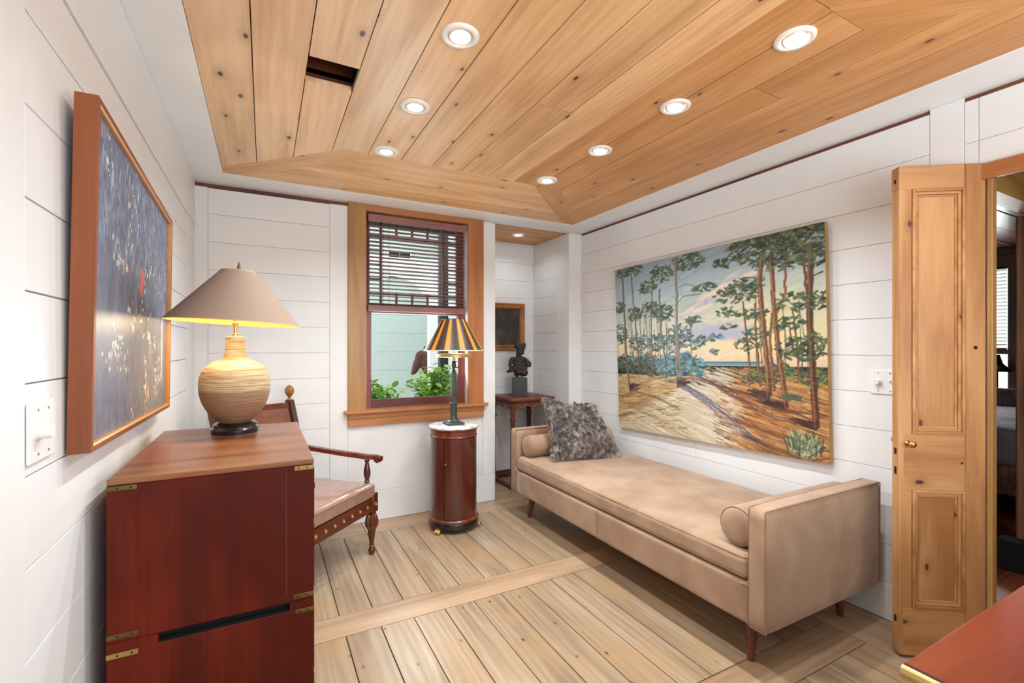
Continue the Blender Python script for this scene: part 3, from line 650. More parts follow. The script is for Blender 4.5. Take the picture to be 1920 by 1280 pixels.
m.l(at.outputs[0], m.b.inputs['Base Color']); m.b.inputs['Roughness'].default_value = .38; m.bump(nz.outputs[0], .15, .0006); M['oil'] = m.m

U = rng.uniform; NM = rng.normal
def landscape():
    P = Paint(500, 400, 1.27); A = P.a; v = np.linspace(0, 1, 400)[:, None]; u = np.linspace(0, 1, 500)[None, :]
    def C(r, g_, b_): return np.array([r, g_, b_]) / 255.
    st = [(0, C(138, 156, 166)), (.2, C(168, 186, 190)), (.38, C(206, 208, 188)), (.5, C(236, 214, 172)), (.6, C(226, 200, 176))]
    sky = np.zeros((400, 1, 3))
    for (p0, c0), (p1, c1) in zip(st, st[1:]):
        mk = (v >= p0) & (v <= p1); t = (v - p0) / (p1 - p0); sky = np.where(mk[..., None], c0 * (1 - t[..., None]) + c1 * t[..., None], sky)
    A[:] = sky
    warm = np.exp(-((u - .8) / .25) ** 2) * np.exp(-((v - .4) / .2) ** 2); A[:] = A * (1 - .5 * warm[..., None]) + C(240, 208, 140) * .5 * warm[..., None]
    for _ in range(900):
        x, y = U(0, 1), U(0, .6); L = U(.02, .08); c = P.a[min(int(y * 400), 399), min(int(x * 500), 499)] * 255 + NM(0, 9) + NM(0, 5, 3); P.stroke(x, y, x + L, y - L * .35, U(.004, .010), c, .5)
    for _ in range(90):
        t = U(0, 1); x = .40 + .33 * t + NM(0, .02); y = .34 - .18 * t + NM(0, .012); P.stroke(x, y, x + .06, y - .02, .010, (238, 214, 190) if U() < .6 else (168, 170, 190), .45)
    for _ in range(60):
        P.stroke(U(.38, .7), U(.40, .48), U(.4, .75), U(.38, .46), .012, (176, 176, 196), .3)
    # sea and ground
    P.stroke(.45, .590, .76, .590, .008, (96, 150, 158)); P.stroke(.45, .582, .78, .582, .003, (70, 104, 130))
    gt = lambda x: .60 + (.05 if x < .45 else 0) + (.07 * (x - .72) if x > .72 else 0)
    for i in range(5200):
        x = U(-.02, 1.02); y0_ = gt(x) + .01; y = y0_ + (1.01 - y0_) * U(0, 1)
        t = (y - .6) / .4; pc = .60 - .30 * t ** 1.2; pw = .035 + .34 * t
        q = (x - pc) / pw; L = .012 + .045 * t
        if abs(q) < 1: c = np.array([(232, 220, 194), (220, 204, 172), (238, 228, 204), (206, 188, 160)][rng.integers(4)]); sl = .35
        elif q > 0: c = np.array([(196, 134, 70), (170, 104, 48), (214, 166, 98), (158, 98, 58), (222, 184, 128), (164, 100, 56)][rng.integers(6)]); sl = .3
        else: c = np.array([(206, 166, 96), (182, 138, 70), (228, 204, 156), (168, 128, 86), (186, 146, 96)][rng.integers(5)]); sl = -.15
        P.stroke(x - L, y - L * sl, x + L, y + L * sl, .003 + .007 * t, c * .8 + np.array((206, 178, 138)) * .2 + NM(0, 8), .6, .8, .3)
    RUTS = [([(.38, .69), (.50, .76), (.62, .84), (.72, .93), (.80, 1.0)], (92, 92, 122), .0045), ([(.40, .70), (.54, .80), (.66, .90), (.74, .97)], (120, 110, 130), .003), ([(.50, .66), (.60, .70), (.70, .77), (.82, .83), (.96, .85)], (88, 66, 72), .0035),
            ([(.44, .65), (.56, .69), (.64, .74), (.74, .79), (.86, .80)], (96, 62, 48), .003), ([(.02, .81), (.14, .77), (.26, .79), (.40, .85)], (120, 88, 66), .003), ([(.0, .93), (.16, .88), (.30, .92), (.44, .97)], (136, 104, 78), .0025),
            ([(.60, .70), (.72, .74), (.84, .79), (.99, .80)], (110, 62, 36), .004), ([(.66, .86), (.78, .90), (.90, .93)], (100, 60, 40), .003), ([(.05, .86), (.2, .82), (.33, .87)], (150, 116, 80), .003), ([(.70, .93), (.82, .97), (.92, 1.0)], (96, 66, 56), .003)]
    for pts_, c, r_ in RUTS:
        for _ in range(7):
            o1, o2 = NM(0, .006), NM(0, .008); P.poly([(x + o1 + NM(0, .004), y + o2 + NM(0, .004)) for x, y in pts_], r_ * U(.5, 1.1), np.array(c) + NM(0, 8), .5, .003, .6)
    for i in range(260):
        x = U(.58, 1); y = U(.72, 1); L = U(.008, .03); P.stroke(x - L, y - L * .3, x + L, y + L * .3, .0025, [(124, 70, 38), (104, 64, 46), (206, 130, 60)][rng.integers(3)], .6)
    for i in range(140):
        x = U(0, .42); y = U(.74, .97); L = U(.01, .03); P.stroke(x - L, y + L * .15, x + L, y - L * .15, .0025, [(146, 108, 66), (128, 92, 66), (224, 196, 136)][rng.integers(3)], .6)
    # distance thickets
    def blob(x, y, rx, ry, n, pal, s=.006, al=.85):
        for _ in range(n):
            a, rr = U(0, 2 * PI), math.sqrt(U(0, 1)); px_, py_ = x + rx * rr * math.cos(a), y + ry * rr * math.sin(a); L = U(.003, .010); sl = NM(0, .6)
            P.stroke(px_ - L, py_ - L * sl, px_ + L, py_ + L * sl, s * U(.5, 1.1), np.array(pal[rng.integers(len(pal))]) + NM(0, 8), al, .6, .4)
    green = [(58, 74, 56), (74, 92, 62), (44, 56, 48), (96, 110, 72), (84, 100, 84)]; dark = [(44, 56, 44), (60, 74, 48), (34, 42, 36), (86, 98, 56), (104, 112, 66)]; blue = [(86, 128, 146), (120, 166, 184), (70, 104, 116), (104, 140, 132), (150, 190, 204)]
    for x in np.linspace(.02, .50, 26): blob(x, .60 + NM(0, .012), .035, .05, 34, blue if x > .28 else green, .007)
    for x in np.linspace(.72, 1.0, 14): blob(x, .64 + NM(0, .012), .03, .03, 22, green + [(150, 150, 60), (180, 130, 60)], .006)
    for _ in range(34):   # thin background stems
        x = U(.01, .36) if U() < .6 else U(.72, 1); y = U(.22, .4); P.poly([(x, y), (x + NM(0, .01), .5), (x + NM(0, .008), .66)], .0022, (96, 84, 78), .8)
    FOL = [(0.075, 0.022, 0.06, 0.04), (0.158, 0.027, 0.04, 0.03), (0.224, 0.147, 0.06, 0.04), (0.31, 0.08, 0.07, 0.05), (0.454, 0.044, 0.09, 0.045), (0.534, 0.197, 0.06, 0.025), (0.032, 0.244, 0.04, 0.04), (0.131, 0.292, 0.05, 0.04), (0.236, 0.279, 0.06, 0.05), (0.321, 0.311, 0.06, 0.05), (0.475, 0.359, 0.045, 0.025), (0.401, 0.419, 0.06, 0.04), (0.032, 0.41, 0.05, 0.06), (0.158, 0.465, 0.07, 0.05), (0.274, 0.469, 0.06, 0.05), (0.367, 0.484, 0.06, 0.05), (0.485, 0.477, 0.06, 0.04), (0.158, 0.563, 0.1, 0.04), (0.433, 0.584, 0.08, 0.05), (0.582, 0.46, 0.04, 0.02), (0.573, 0.531, 0.03, 0.015)]
    FOR_ = [(0.728, 0.039, 0.09, 0.05), (0.662, 0.09, 0.08, 0.03), (0.798, 0.011, 0.12, 0.05), (0.876, 0.016, 0.13, 0.06), (0.954, 0.047, 0.06, 0.06), (0.841, 0.113, 0.1, 0.06), (0.909, 0.112, 0.1, 0.06), (0.967, 0.126, 0.04, 0.06), (0.679, 0.25, 0.1, 0.045), (0.728, 0.21, 0.08, 0.035), (0.645, 0.334, 0.06, 0.022), (0.744, 0.354, 0.06, 0.025), (0.645, 0.408, 0.04, 0.015), (0.896, 0.317, 0.07, 0.04), (0.97, 0.319, 0.035, 0.04), (0.883, 0.412, 0.06, 0.03), (0.728, 0.495, 0.06, 0.03), (0.76, 0.449, 0.05, 0.025), (0.89, 0.509, 0.07, 0.035), (0.967, 0.494, 0.04, 0.04), (0.916, 0.544, 0.08, 0.03)]
    for f in FOL: blob(*f, int(24000 * f[2] * f[3]), green if f[1] < .4 else green + blue[:3])
    TR = [(.0065, [(0.054, 0.018), (0.061, 0.26), (0.068, 0.538), (0.085, 0.738)], 0), (.0045, [(0.117, 0.043), (0.131, 0.267), (0.156, 0.611)], 0), (.004, [(0.255, 0.105), (0.239, 0.374), (0.239, 0.657)], 0), (.0055, [(0.295, 0.17), (0.3, 0.424), (0.327, 0.619)], 0),
          (.0075, [(0.39, 0.018), (0.395, 0.23), (0.387, 0.473), (0.384, 0.696)], 1), (.005, [(0.392, 0.429), (0.401, 0.584), (0.414, 0.727)], 1), (.003, [(0.401, 0.253), (0.433, 0.226), (0.485, 0.226), (0.52, 0.226)], 1), (.0025, [(0.401, 0.178), (0.444, 0.161), (0.485, 0.179)], 1), (.0025, [(0.464, 0.347), (0.466, 0.54)], 0),
          (.0042, [(0.708, 0.293), (0.72, 0.466), (0.732, 0.675)], 2), (.0042, [(0.756, 0.308), (0.756, 0.468), (0.771, 0.691)], 2), (.0105, [(0.789, 0.082), (0.775, 0.199), (0.783, 0.358), (0.794, 0.543), (0.803, 0.726)], 2), (.0055, [(0.82, 0.362), (0.809, 0.488), (0.821, 0.706)], 2), (.0095, [(0.821, 0.09), (0.828, 0.345), (0.841, 0.543), (0.862, 0.774)], 2), (.005, [(0.87, 0.111), (0.868, 0.278), (0.838, 0.355)], 2),
          (.0115, [(0.957, 0.082), (0.947, 0.375), (0.953, 0.628), (0.961, 0.846)], 3), (.005, [(0.932, 0.143), (0.942, 0.306), (0.945, 0.425)], 3), (.003, [(0.961, 0.217), (0.988, 0.206)], 3), (.0035, [(0.893, 0.352), (0.903, 0.5), (0.909, 0.656)], 2), (.0028, [(0.879, 0.412), (0.89, 0.544)], 2), (.003, [(0.712, 0.178), (0.76, 0.187), (0.779, 0.214)], 2)]
    cs = [((96, 82, 70), (150, 132, 112)), ((128, 106, 92), (176, 152, 132)), ((104, 64, 48), (172, 116, 78)), ((78, 50, 38), (142, 92, 58))]
    for r_, p_, k in TR:
        P.poly(p_, r_, cs[k][0], 1, .0012, 1.2, .4); P.poly([(x - r_ * .35, y) for x, y in p_], r_ * .35, cs[k][1], .8, .0015, 1.2)
    for (x, y, d) in ((.803, .735, -1), (.862, .775, -1), (.961, .85, -1), (.384, .70, 1), (.085, .74, 1)):
        for _ in range(26): L = U(.02, .09); s0_ = NM(0, .01); P.stroke(x, y + s0_, x + d * L, y - .02 * d * 0 + s0_ - L * .25, .003, (66, 44, 40), .7)
    for f in FOR_: blob(*f, int(20000 * f[2] * f[3]), dark if f[1] < .2 else dark + green)
    for r_, p_, k in TR[11:17]: P.poly([(x - r_ * .4, y + .01) for x, y in p_], r_ * .3, cs[k][1], .6, .002, 1.2)
    for _ in range(240):   # bush bottom right
        a = NM(0, .55); L = U(.03, .075); x, y = .925 + NM(0, .02), .965 + NM(0, .012); P.stroke(x, y, x + L * math.sin(a), y - L * math.cos(a) * 1.2, .0025, [(92, 108, 76), (60, 74, 60), (142, 152, 116), (196, 190, 150)][rng.integers(4)], .85)
    for _ in range(70):
        a = NM(0, .8); L = U(.01, .03); x, y = .885 + NM(0, .012), .745; P.stroke(x, y, x + L * math.sin(a), y - L * math.cos(a), .0025, (80, 96, 70), .85)
    A *= .90
    return P
def night():
    P = Paint(230, 300, .82); A = P.a; v = np.linspace(0, 1, 300)[:, None, None]; u = np.linspace(0, 1, 230)[None, :, None]
    C = lambda *c: np.array(c) / 255.
    A[:] = C(98, 112, 140) * (1 - v) + C(112, 112, 124) * v
    cen = np.exp(-((u - .52) / .22) ** 2) * np.exp(-((v - .55) / .22) ** 2); A[:] = A * (1 - .75 * cen) + C(54, 46, 44) * .75 * cen
    wm = np.exp(-((u - .62) / .2) ** 2) * np.exp(-((v - .85) / .22) ** 2); A[:] = A * (1 - .5 * wm) + C(120, 100, 74) * .5 * wm
    for _ in range(2600):
        x, y = U(0, 1), U(0, 1); c = A[min(int(y * 300), 299), min(int(x * 230), 229)] * 255 + NM(0, 11) + NM(0, 5, 3); L = U(.01, .05); P.stroke(x, y, x + NM(0, .005), y + L, U(.004, .012), c, .55, .6, .3)
    for _ in range(60):
        x, y = U(0, 1), U(0, 1); P.stroke(x, y, x + NM(0, .03), y + U(.04, .14), U(.02, .05), [(120, 136, 166), (70, 80, 104), (62, 56, 60), (134, 128, 140), (104, 98, 100)][rng.integers(5)], .35, 1)
    for _ in range(520):
        x = U(0, 1); y = U(0, .40) * (1 - .4 * abs(x - .5)); P.stroke(x, y, x + NM(0, .004), y + U(.01, .06), U(.003, .008), [(150, 158, 170), (112, 126, 150), (56, 62, 80), (176, 178, 180), (66, 80, 110)][rng.integers(5)], .6)
    def specks(x, y, sx, sy, n, cols=((222, 216, 200), (232, 230, 220), (200, 186, 156))):
        for _ in range(n):
            a, b_ = x + NM(0, sx), y + NM(0, sy); P.stroke(a, b_, a + NM(0, .001), b_ + U(.004, .018), U(.003, .0065), cols[rng.integers(len(cols))], .85, .5, 1)
    for q in ((.12, .10, .02, .05, 12), (.42, .14, .03, .06, 16), (.36, .26, .02, .05, 10), (.22, .36, .05, .03, 14), (.30, .44, .05, .03, 10), (.60, .38, .03, .05, 12), (.52, .52, .03, .06, 12), (.40, .55, .04, .05, 8), (.70, .30, .05, .08, 14), (.84, .42, .04, .08, 14), (.92, .3, .03, .1, 14),
              (.25, .70, .06, .03, 22), (.16, .74, .05, .02, 12), (.64, .62, .02, .05, 10), (.72, .68, .03, .04, 10), (.78, .85, .02, .06, 22), (.85, .78, .02, .08, 18), (.35, .80, .03, .03, 6), (.42, .95, .01, .02, 4), (.62, .92, .012, .05, 16), (.60, .82, .012, .06, 22)): specks(*q)
    for _ in range(26): P.stroke(.90 + NM(0, .012), U(.5, .9), .90 + NM(0, .012), U(.5, .9), .006, (186, 182, 176), .7)
    for _ in range(20): P.stroke(.535 + NM(0, .012), U(.36, .46), .535 + NM(0, .012), U(.38, .48), .006, (214, 62, 58), .9)
    specks(.28, .40, .03, .02, 6, ((218, 150, 60),)); specks(.66, .90, .01, .02, 6, ((226, 170, 70),)); specks(.32, .12, .02, .02, 4, ((210, 120, 80),))
    A *= .98
    return P
lc = root('landscape_painting', (2.55, 2.14, 1.27), label='large unframed oil painting of pine trees beside a sandy track', cat='painting')
P = landscape()
TL, TR_, BR, BL = [Vector(q) for q in ((2.520, 2.954, 1.901), (2.520, 1.347, 1.919), (2.548, 1.335, .681), (2.548, 2.93, .630))]
O_ = Vector(lc.location); nrm_ = (TR_ - TL).cross(BL - TL).normalized()
if nrm_.x > 0: nrm_ = -nrm_
P.mesh('canvas_face', [q - O_ + nrm_ * .001 for q in (TL, TR_, BR, BL)], M['oil'], lc, .0012, nrm_)
M['canvas_edge'] = plain('aged_canvas_edge', srgb(176, 138, 84), .8, bump=.3, bscale=60, var=.2)
bm = BM(); fr_ = [bm.verts.new(q - O_) for q in (TL, TR_, BR, BL)]; bk = [bm.verts.new(q - O_ - nrm_ * .028) for q in (TL, TR_, BR, BL)]
bm.faces.new(fr_); bm.faces.new(bk[::-1])
for i in range(4): bm.faces.new((fr_[i], fr_[(i + 1) % 4], bk[(i + 1) % 4], bk[i]))
obj('canvas_edge', bm, M['canvas_edge'], lc)

nc = root('abstract_painting', (-.36, 1.84, 1.42), label='dark blue abstract painting of city lights in a deep cherry wood frame', cat='painting')
P = night(); O_ = Vector(nc.location)
q4 = [Vector(q) for q in ((-.3265, 1.352, 1.842), (-.3265, 2.300, 1.785), (-.343, 2.345, 1.034), (-.343, 1.364, 1.042))]   # outer front corners
nx = Vector((1, 0, .02)).normalized(); cen = sum(q4, Vector()) / 4
M['cherry'] = wood('cherry_frame', srgb(104, 52, 22), srgb(136, 70, 32), srgb(154, 86, 44), grain='X', rough=.5, ring=.4, randval=.03); M['gold_edge'] = plain('gilt_frame_lip', srgb(196, 138, 74), .4, .2, var=.1)
def lerp(a, b_, t): return a + (b_ - a) * t
def quadbar(a, b_, c, d, depth):   # a,b outer edge; c,d inner edge (front); extruded back
    bm = BM(); f = [bm.verts.new(p - O_) for p in (a, b_, c, d)]; k = [bm.verts.new(p - O_ - nx * depth) for p in (a, b_, c, d)]
    bm.faces.new(f); bm.faces.new(k[::-1])
    for i in range(4): bm.faces.new((f[i], f[(i + 1) % 4], k[(i + 1) % 4], k[i]))
    return bm
inn = [q + ((cen - q).normalized()) * .020 for q in q4]; lip = [q + ((cen - q).normalized()) * .026 - nx * .004 for q in q4]
nm = ['Z', 'Z', 'Z', 'Z']
M['cherry_z'] = wood('cherry_frame_upright', srgb(104, 52, 22), srgb(136, 70, 32), srgb(154, 86, 44), grain='Z', rough=.5, ring=.4, randval=.03)
M['cherry_y'] = wood('cherry_frame_rail', srgb(110, 56, 28), srgb(150, 84, 42), srgb(180, 112, 62), grain='Y', rough=.5, ring=.4, randval=.03)
for i in range(4):
    j = (i + 1) % 4
    obj('frame_side', quadbar(q4[i], q4[j], inn[j], inn[i], .042), M['cherry_y'] if i in (0, 2) else M['cherry_z'], nc)
    obj('inner_lip', quadbar(inn[i], inn[j], lip[j], lip[i], .016), M['gold_edge'], nc)
face = [p - O_ - nx * .012 for p in inn]
P.mesh('canvas_face', face, M['oil'], nc, .001, nx)

# ------------------------------------------------------------ switch plates
def dimmer(name, loc, face, label, w, knobs, toggles):
    """face +1: plate on the left wall looking to +x; -1: on the right wall"""
    t = root(name, loc, label=label, cat='switch')
    bm = BM(); box(bm, 0 if face > 0 else -.006, .006 if face > 0 else 0, -w / 2, w / 2, -.057, .057, .0025, 2); obj('plate', bm, M['plastic'], t)
    for y in knobs:
        bm = BM(); lathe(bm, [(.017, 0), (.017, .002), (.0135, .003), (.0125, .019), (.011, .021)], 28); bmesh.ops.rotate(bm, verts=bm.verts, matrix=Matrix.Rotation(R(90 * face), 3, 'Y')); obj('dimmer_knob', bm, M['plastic'], t, True, loc=(.006 * face, y, 0))
    for y in toggles:
        bm = BM(); box(bm, *((.005, .007) if face > 0 else (-.007, -.005)), y - .006, y + .006, -.012, .012, .0006); box(bm, *((.006, .016) if face > 0 else (-.016, -.006)), y - .003, y + .003, .002, .009, .001); obj('toggle', bm, M['plastic'], t)
    for y in list(knobs) + list(toggles):
        for z in (-.042, .042):
            bm = BM(); lathe(bm, [(.0028, 0), (.0022, .0012)], 10); bmesh.ops.rotate(bm, verts=bm.verts, matrix=Matrix.Rotation(R(90 * face), 3, 'Y')); obj('screw', bm, M['steel'], t, loc=(.006 * face, y, z))
dimmer('dimmer_switch', (-.3885, 1.235, 1.117), 1, 'white double dimmer and toggle switch plate beside the abstract painting', .118, [-.022], [.026])
dimmer('dimmer_switch', (2.5795, 1.112, 1.114), -1, 'white dimmer switch plate on the wall just behind the pine door', .118, [.024], [-.024])

# ------------------------------------------------------------ daybed along the right wall
def suede(name, a, b_):
    m = NT(name); tc = m.n('ShaderNodeTexCoord'); n1 = m.n('ShaderNodeTexNoise', Scale=4.0, Detail=5.0, Distortion=.8); m.l(tc.outputs['Object'], n1.inputs['Vector'])
    n2 = m.n('ShaderNodeTexNoise', Scale=700.0, Detail=2.0); m.l(tc.outputs['Object'], n2.inputs['Vector'])
    m.l(m.mix(m.ramp(n1.outputs[0], [(.35, (0, 0, 0)), (.65, (1, 1, 1))]), a, b_), m.b.inputs['Base Color']); m.b.inputs['Roughness'].default_value = .85; m.b.inputs['Sheen Weight'].default_value = .25
    m.b.inputs['Sheen Roughness'].default_value = .4; m.bump(n2.outputs[0], .12, .0006); return m.m
M['suede'] = suede('tan_suede', srgb(148, 117, 92), srgb(170, 140, 113)); M['seam'] = plain('suede_seam', srgb(142, 110, 86), .8)
DX0, DX1, DY0, DY1 = 1.665, 2.515, 1.100, 3.150
dcx, dcy = (DX0 + DX1) / 2, (DY0 + DY1) / 2
db = root('daybed', (dcx, dcy, 0), label='long tan suede daybed with low square arms and tapered wooden legs', cat='daybed')
w, L = DX1 - DX0, DY1 - DY0
for s in (-1, 1):
    yc = s * (L / 2 - .036)
    bm = rbox(w, .072, .475, .012, 8); obj('arm', bm, M['suede'], db, 'full', loc=(0, yc, .185 + .2375))

    for f in (-1, 1):
        bm = BM(); yy = yc + f * .0345; hw = w / 2 - .004
        tube(bm, [(-hw, yy, .19), (-hw, yy, .652), (-hw + .004, yy, .656), (hw - .004, yy, .656), (hw, yy, .652), (hw, yy, .19)], .0022, 6); obj('welt_seam', bm, M['seam'], db, True)
bm = rbox(w - .004, L - .14, .165, .012, 10); obj('seat_frame', bm, M['suede'], db, 'full', loc=(0, 0, .2725))
for s in (-1, 1):   # rounded gusset where the rail runs up into the arm
    bm = BM(); yi = s * (L / 2 - .072); pts = [(yi, .345), (yi, .385)] + [(yi - s * .035 * (1 - math.cos(t)), .385 - .035 * math.sin(t) - .005) for t in np.linspace(.2, PI / 2, 6)]
    a = [bm.verts.new((-w / 2 + .001, y, z)) for y, z in pts]; b_ = [bm.verts.new((-w / 2 + .05, y, z)) for y, z in pts]
    bm.faces.new(a); bm.faces.new(b_[::-1])
    for i in range(len(pts)): bm.faces.new((a[i], a[(i + 1) % len(pts)], b_[(i + 1) % len(pts)], b_[i]))
    obj('gusset', bm, M['suede'], db, True)
bm = BM(); tube(bm, [(-w / 2 - .0005, -.02, .355), (-w / 2 - .001, -.02, .27), (-w / 2 - .0005, -.02, .19)], .0016, 5); obj('rail_seam', bm, M['seam'], db)
MW, ML, MH = w - .008, L - .150, .104
def mdisp(p):
    u_, v_ = p.x / (MW / 2), p.y / (ML / 2)
    crown = .014 * (1 - u_ * u_) * (1 - v_ ** 4)
    if p.z > .0: 
        p.z += crown
        wr_ = noise.noise(Vector((p.x * 5, p.y * 3.0, 1.3))) * .006
        wr_ += max(0, 1 - abs(p.y + .05) * 1.5) * math.sin(p.y * 48 + p.x * 15 + 4 * noise.noise(Vector((p.x * 5, p.y * 5, 0)))) * .0050 * (1 - u_ * .7) * (.6 + noise.noise(Vector((p.x * 4, p.y * 4, 8)))) + .004 * noise.noise(Vector((p.x * 12, p.y * 5, 4)))
        p.z += wr_
    edge = max(0, abs(u_) - .97) / .03
    if abs(u_) > .95: p.x += math.copysign(.0012 * noise.noise(Vector((p.x, p.y * 22, p.z * 14))) , p.x) * 1.6
    return p
bm = rbox(MW, ML, MH, .034, 110, mdisp); obj('mattress', bm, M['suede'], db, 'full', loc=(0, 0, .355 + MH / 2))
for z, zz in ((MH / 2 - .014, 1), (-MH / 2 + .014, 0)):
    bm = BM(); pts = []
    hx_, hy_, r_ = MW / 2 - .006, ML / 2 - .006, .03
    for (cx_, cy_, a0) in ((hx_ - r_, hy_ - r_, 0), (-hx_ + r_, hy_ - r_, 90), (-hx_ + r_, -hy_ + r_, 180), (hx_ - r_, -hy_ + r_, 270)):
        for t in range(0, 91, 30): pts.append((cx_ + r_ * math.cos(R(a0 + t)), cy_ + r_ * math.sin(R(a0 + t)), z))
    full = []
    for i, p_ in enumerate(pts + [pts[0]]):
        if full and (Vector(p_) - Vector(full[-1])).length > .1:
            q_ = Vector(full[-1]); n_ = int((Vector(p_) - q_).length / .04)
            for k in range(1, n_): full.append(tuple(q_.lerp(Vector(p_), k / n_)))
        full.append(p_)
    tube(bm, [(x, y, zz_ + (noise.noise(Vector((x * 3, y * 9, 5))) * .002)) for x, y, zz_ in full], .0032, 6, False)
    obj('mattress_piping', bm, M['seam'], db, True, loc=(0, 0, .355 + MH / 2))
for sx in (-1, 1):
    for sy in (-1, 1):
        bm = BM(); lathe(bm, [(.012, 0), (.014, .004), (.026, .16), (.030, .192)], 20)
        for v in bm.verts: v.co.x += sx * .03 * (1 - v.co.z / .19); v.co.y += sy * .012 * (1 - v.co.z / .19)
        obj('leg', bm, M['mahogany_x'], db, True, loc=(sx * (w / 2 - .12), sy * (L / 2 - .135), 0))
def bolster(y, label):
    t = root('bolster', (dcx, y, .466 + .078), label=label, cat='bolster cushion', group='tan bolsters on the daybed')
    bm = BM(); hl, r_ = .385, .078
    pr = [(.0001, -hl - .004), (.03, -hl - .005), (.06, -hl), (.072, -hl + .006), (r_, -hl + .018), (r_ + .001, -hl * .5), (r_ + .002, 0), (r_ + .001, hl * .5), (r_, hl - .018), (.072, hl - .006), (.06, hl), (.03, hl + .005), (.0001, hl + .004)]
    lathe(bm, pr, 40, flute=lambda a, z: .012 * noise.noise(Vector((math.cos(a) * 2, math.sin(a) * 2, z * 8)))); bmesh.ops.rotate(bm, verts=bm.verts, matrix=Matrix.Rotation(R(90), 3, 'Y')); obj('cushion', bm, M['suede'], t, 'full')
    for s in (-1, 1):
        bm = BM(); tube(bm, [(s * (hl - .010), (r_ - .002) * math.cos(2 * PI * i / 40), (r_ - .002) * math.sin(2 * PI * i / 40)) for i in range(41)], .003, 6, False); obj('piping', bm, M['seam'], t, True)
bolster(1.255, 'tan suede bolster against the near arm of the daybed'); bolster(2.985, 'tan suede bolster against the far arm, behind the fur pillow')

# fur pillow ----------------------------------------------------
PW, PH = .50, .44
pl = root('fur_pillow', (2.05, 2.80, .672), label='square grey-brown sheepskin pillow propped on the far end of the daybed', cat='pillow')
pl.rotation_euler = (R(-27), R(7), R(-10))
def pil(uu, vv, s):
    a = math.cos(uu * PI / 2) ** .5 if abs(uu) < 1 else 0; b_ = math.cos(vv * PI / 2) ** .5 if abs(vv) < 1 else 0
    th = .072 * max(a, 0) * max(b_, 0)
    x = uu * PW / 2 * (1 - .10 * (1 - vv * vv)); z = vv * PH / 2 * (1 - .12 * (1 - uu * uu))
    th += .006 * noise.noise(Vector((x * 16, z * 16, s * 3)))
    x = x * (1 - .35 * z / PH) - .30 * z
    return Vector((x, s * th, z))
NP = 28; bm = BM(); gr = {}
for s in (-1, 1):
    for i in range(NP + 1):
        for j in range(NP + 1):
            e = i in (0, NP) or j in (0, NP); key = (i, j, 0 if e else s)
            if key not in gr: gr[key] = bm.verts.new(pil(-1 + 2 * i / NP, -1 + 2 * j / NP, 0 if e else s))
for s in (-1, 1):
    for i in range(NP):
        for j in range(NP):
            k = [(a, b_, 0 if (a in (0, NP) or b_ in (0, NP)) else s) for a, b_ in ((i, j), (i + 1, j), (i + 1, j + 1), (i, j + 1))]
            try: bm.faces.new([gr[q] for q in k])
            except ValueError: pass
M['hide'] = plain('pillow_hide', srgb(96, 82, 74), .9); obj('cushion', bm, M['hide'], pl, 'full')
m = NT('sheepskin_fur'); at = m.n('ShaderNodeVertexColor', layer_name='paint'); m.l(at.outputs[0], m.b.inputs['Base Color']); m.b.inputs['Roughness'].default_value = .65; m.b.inputs['Sheen Weight'].default_value = .4; M['fur'] = m.m
NF = 46000; vs = np.zeros((NF * 4, 3)); cs_ = np.ones((NF * 4, 4))
for i in range(NF):
    s = -1 if U() < .72 else 1; uu, vv = U(-1, 1), U(-1, 1)
    if U() < .12:
        if U() < .5: uu = math.copysign(1, uu)
        else: vv = math.copysign(1, vv)
    p = pil(uu, vv, s); n_ = Vector((uu * .8 * abs(uu) ** 3, s * .9, vv * .8 * abs(vv) ** 3)); n_.normalize()
    cl = noise.noise(Vector((p.x * 42, p.z * 30, s * 7))); cl2 = noise.noise(Vector((p.x * 42 + 40, p.z * 30, s * 7))); cl3 = noise.noise(Vector((p.x * 9, p.z * 9, s * 3 + 11)))
    d = n_ * .7 + Vector((cl * 1.6 + U(-.3, .3), 0, cl2 * 1.6 - .6)); d.normalize()
    ln = .018 + .016 * U(); t = d.cross(Vector((U() - .5, U() - .5, U() - .5))).normalized() * .0011
    q = p + d * ln; mid = p + d * ln * .5 + t * .3
    vs[4 * i] = p - t; vs[4 * i + 1] = p + t; vs[4 * i + 2] = mid + t; vs[4 * i + 3] = q + Vector((0, 0, -.004))
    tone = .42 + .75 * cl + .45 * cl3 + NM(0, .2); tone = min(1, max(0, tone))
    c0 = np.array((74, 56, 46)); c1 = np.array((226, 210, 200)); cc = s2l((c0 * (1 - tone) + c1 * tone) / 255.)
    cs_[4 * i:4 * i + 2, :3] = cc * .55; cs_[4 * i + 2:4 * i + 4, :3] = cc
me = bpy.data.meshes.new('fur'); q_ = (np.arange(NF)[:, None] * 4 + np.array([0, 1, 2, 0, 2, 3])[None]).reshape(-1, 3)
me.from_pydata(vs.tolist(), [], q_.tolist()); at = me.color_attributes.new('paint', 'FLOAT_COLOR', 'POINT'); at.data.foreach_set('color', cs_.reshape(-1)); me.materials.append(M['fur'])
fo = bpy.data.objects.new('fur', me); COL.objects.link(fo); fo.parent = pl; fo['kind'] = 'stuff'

# ------------------------------------------------------------ armchair turned into the corner
M['leather'] = plain('brown_leather', srgb(118, 74, 54), .28, bump=.12, bscale=260, var=.18, coat=.25)
M['leather_seat'] = plain('worn_leather_seat', srgb(150, 116, 100), .24, bump=.12, bscale=260, var=.14, coat=.5)
ac = root('armchair', (.197, 2.915, 0), R(45), label='mahogany library armchair with leather back, gilt rosettes and finials in the corner', cat='chair')
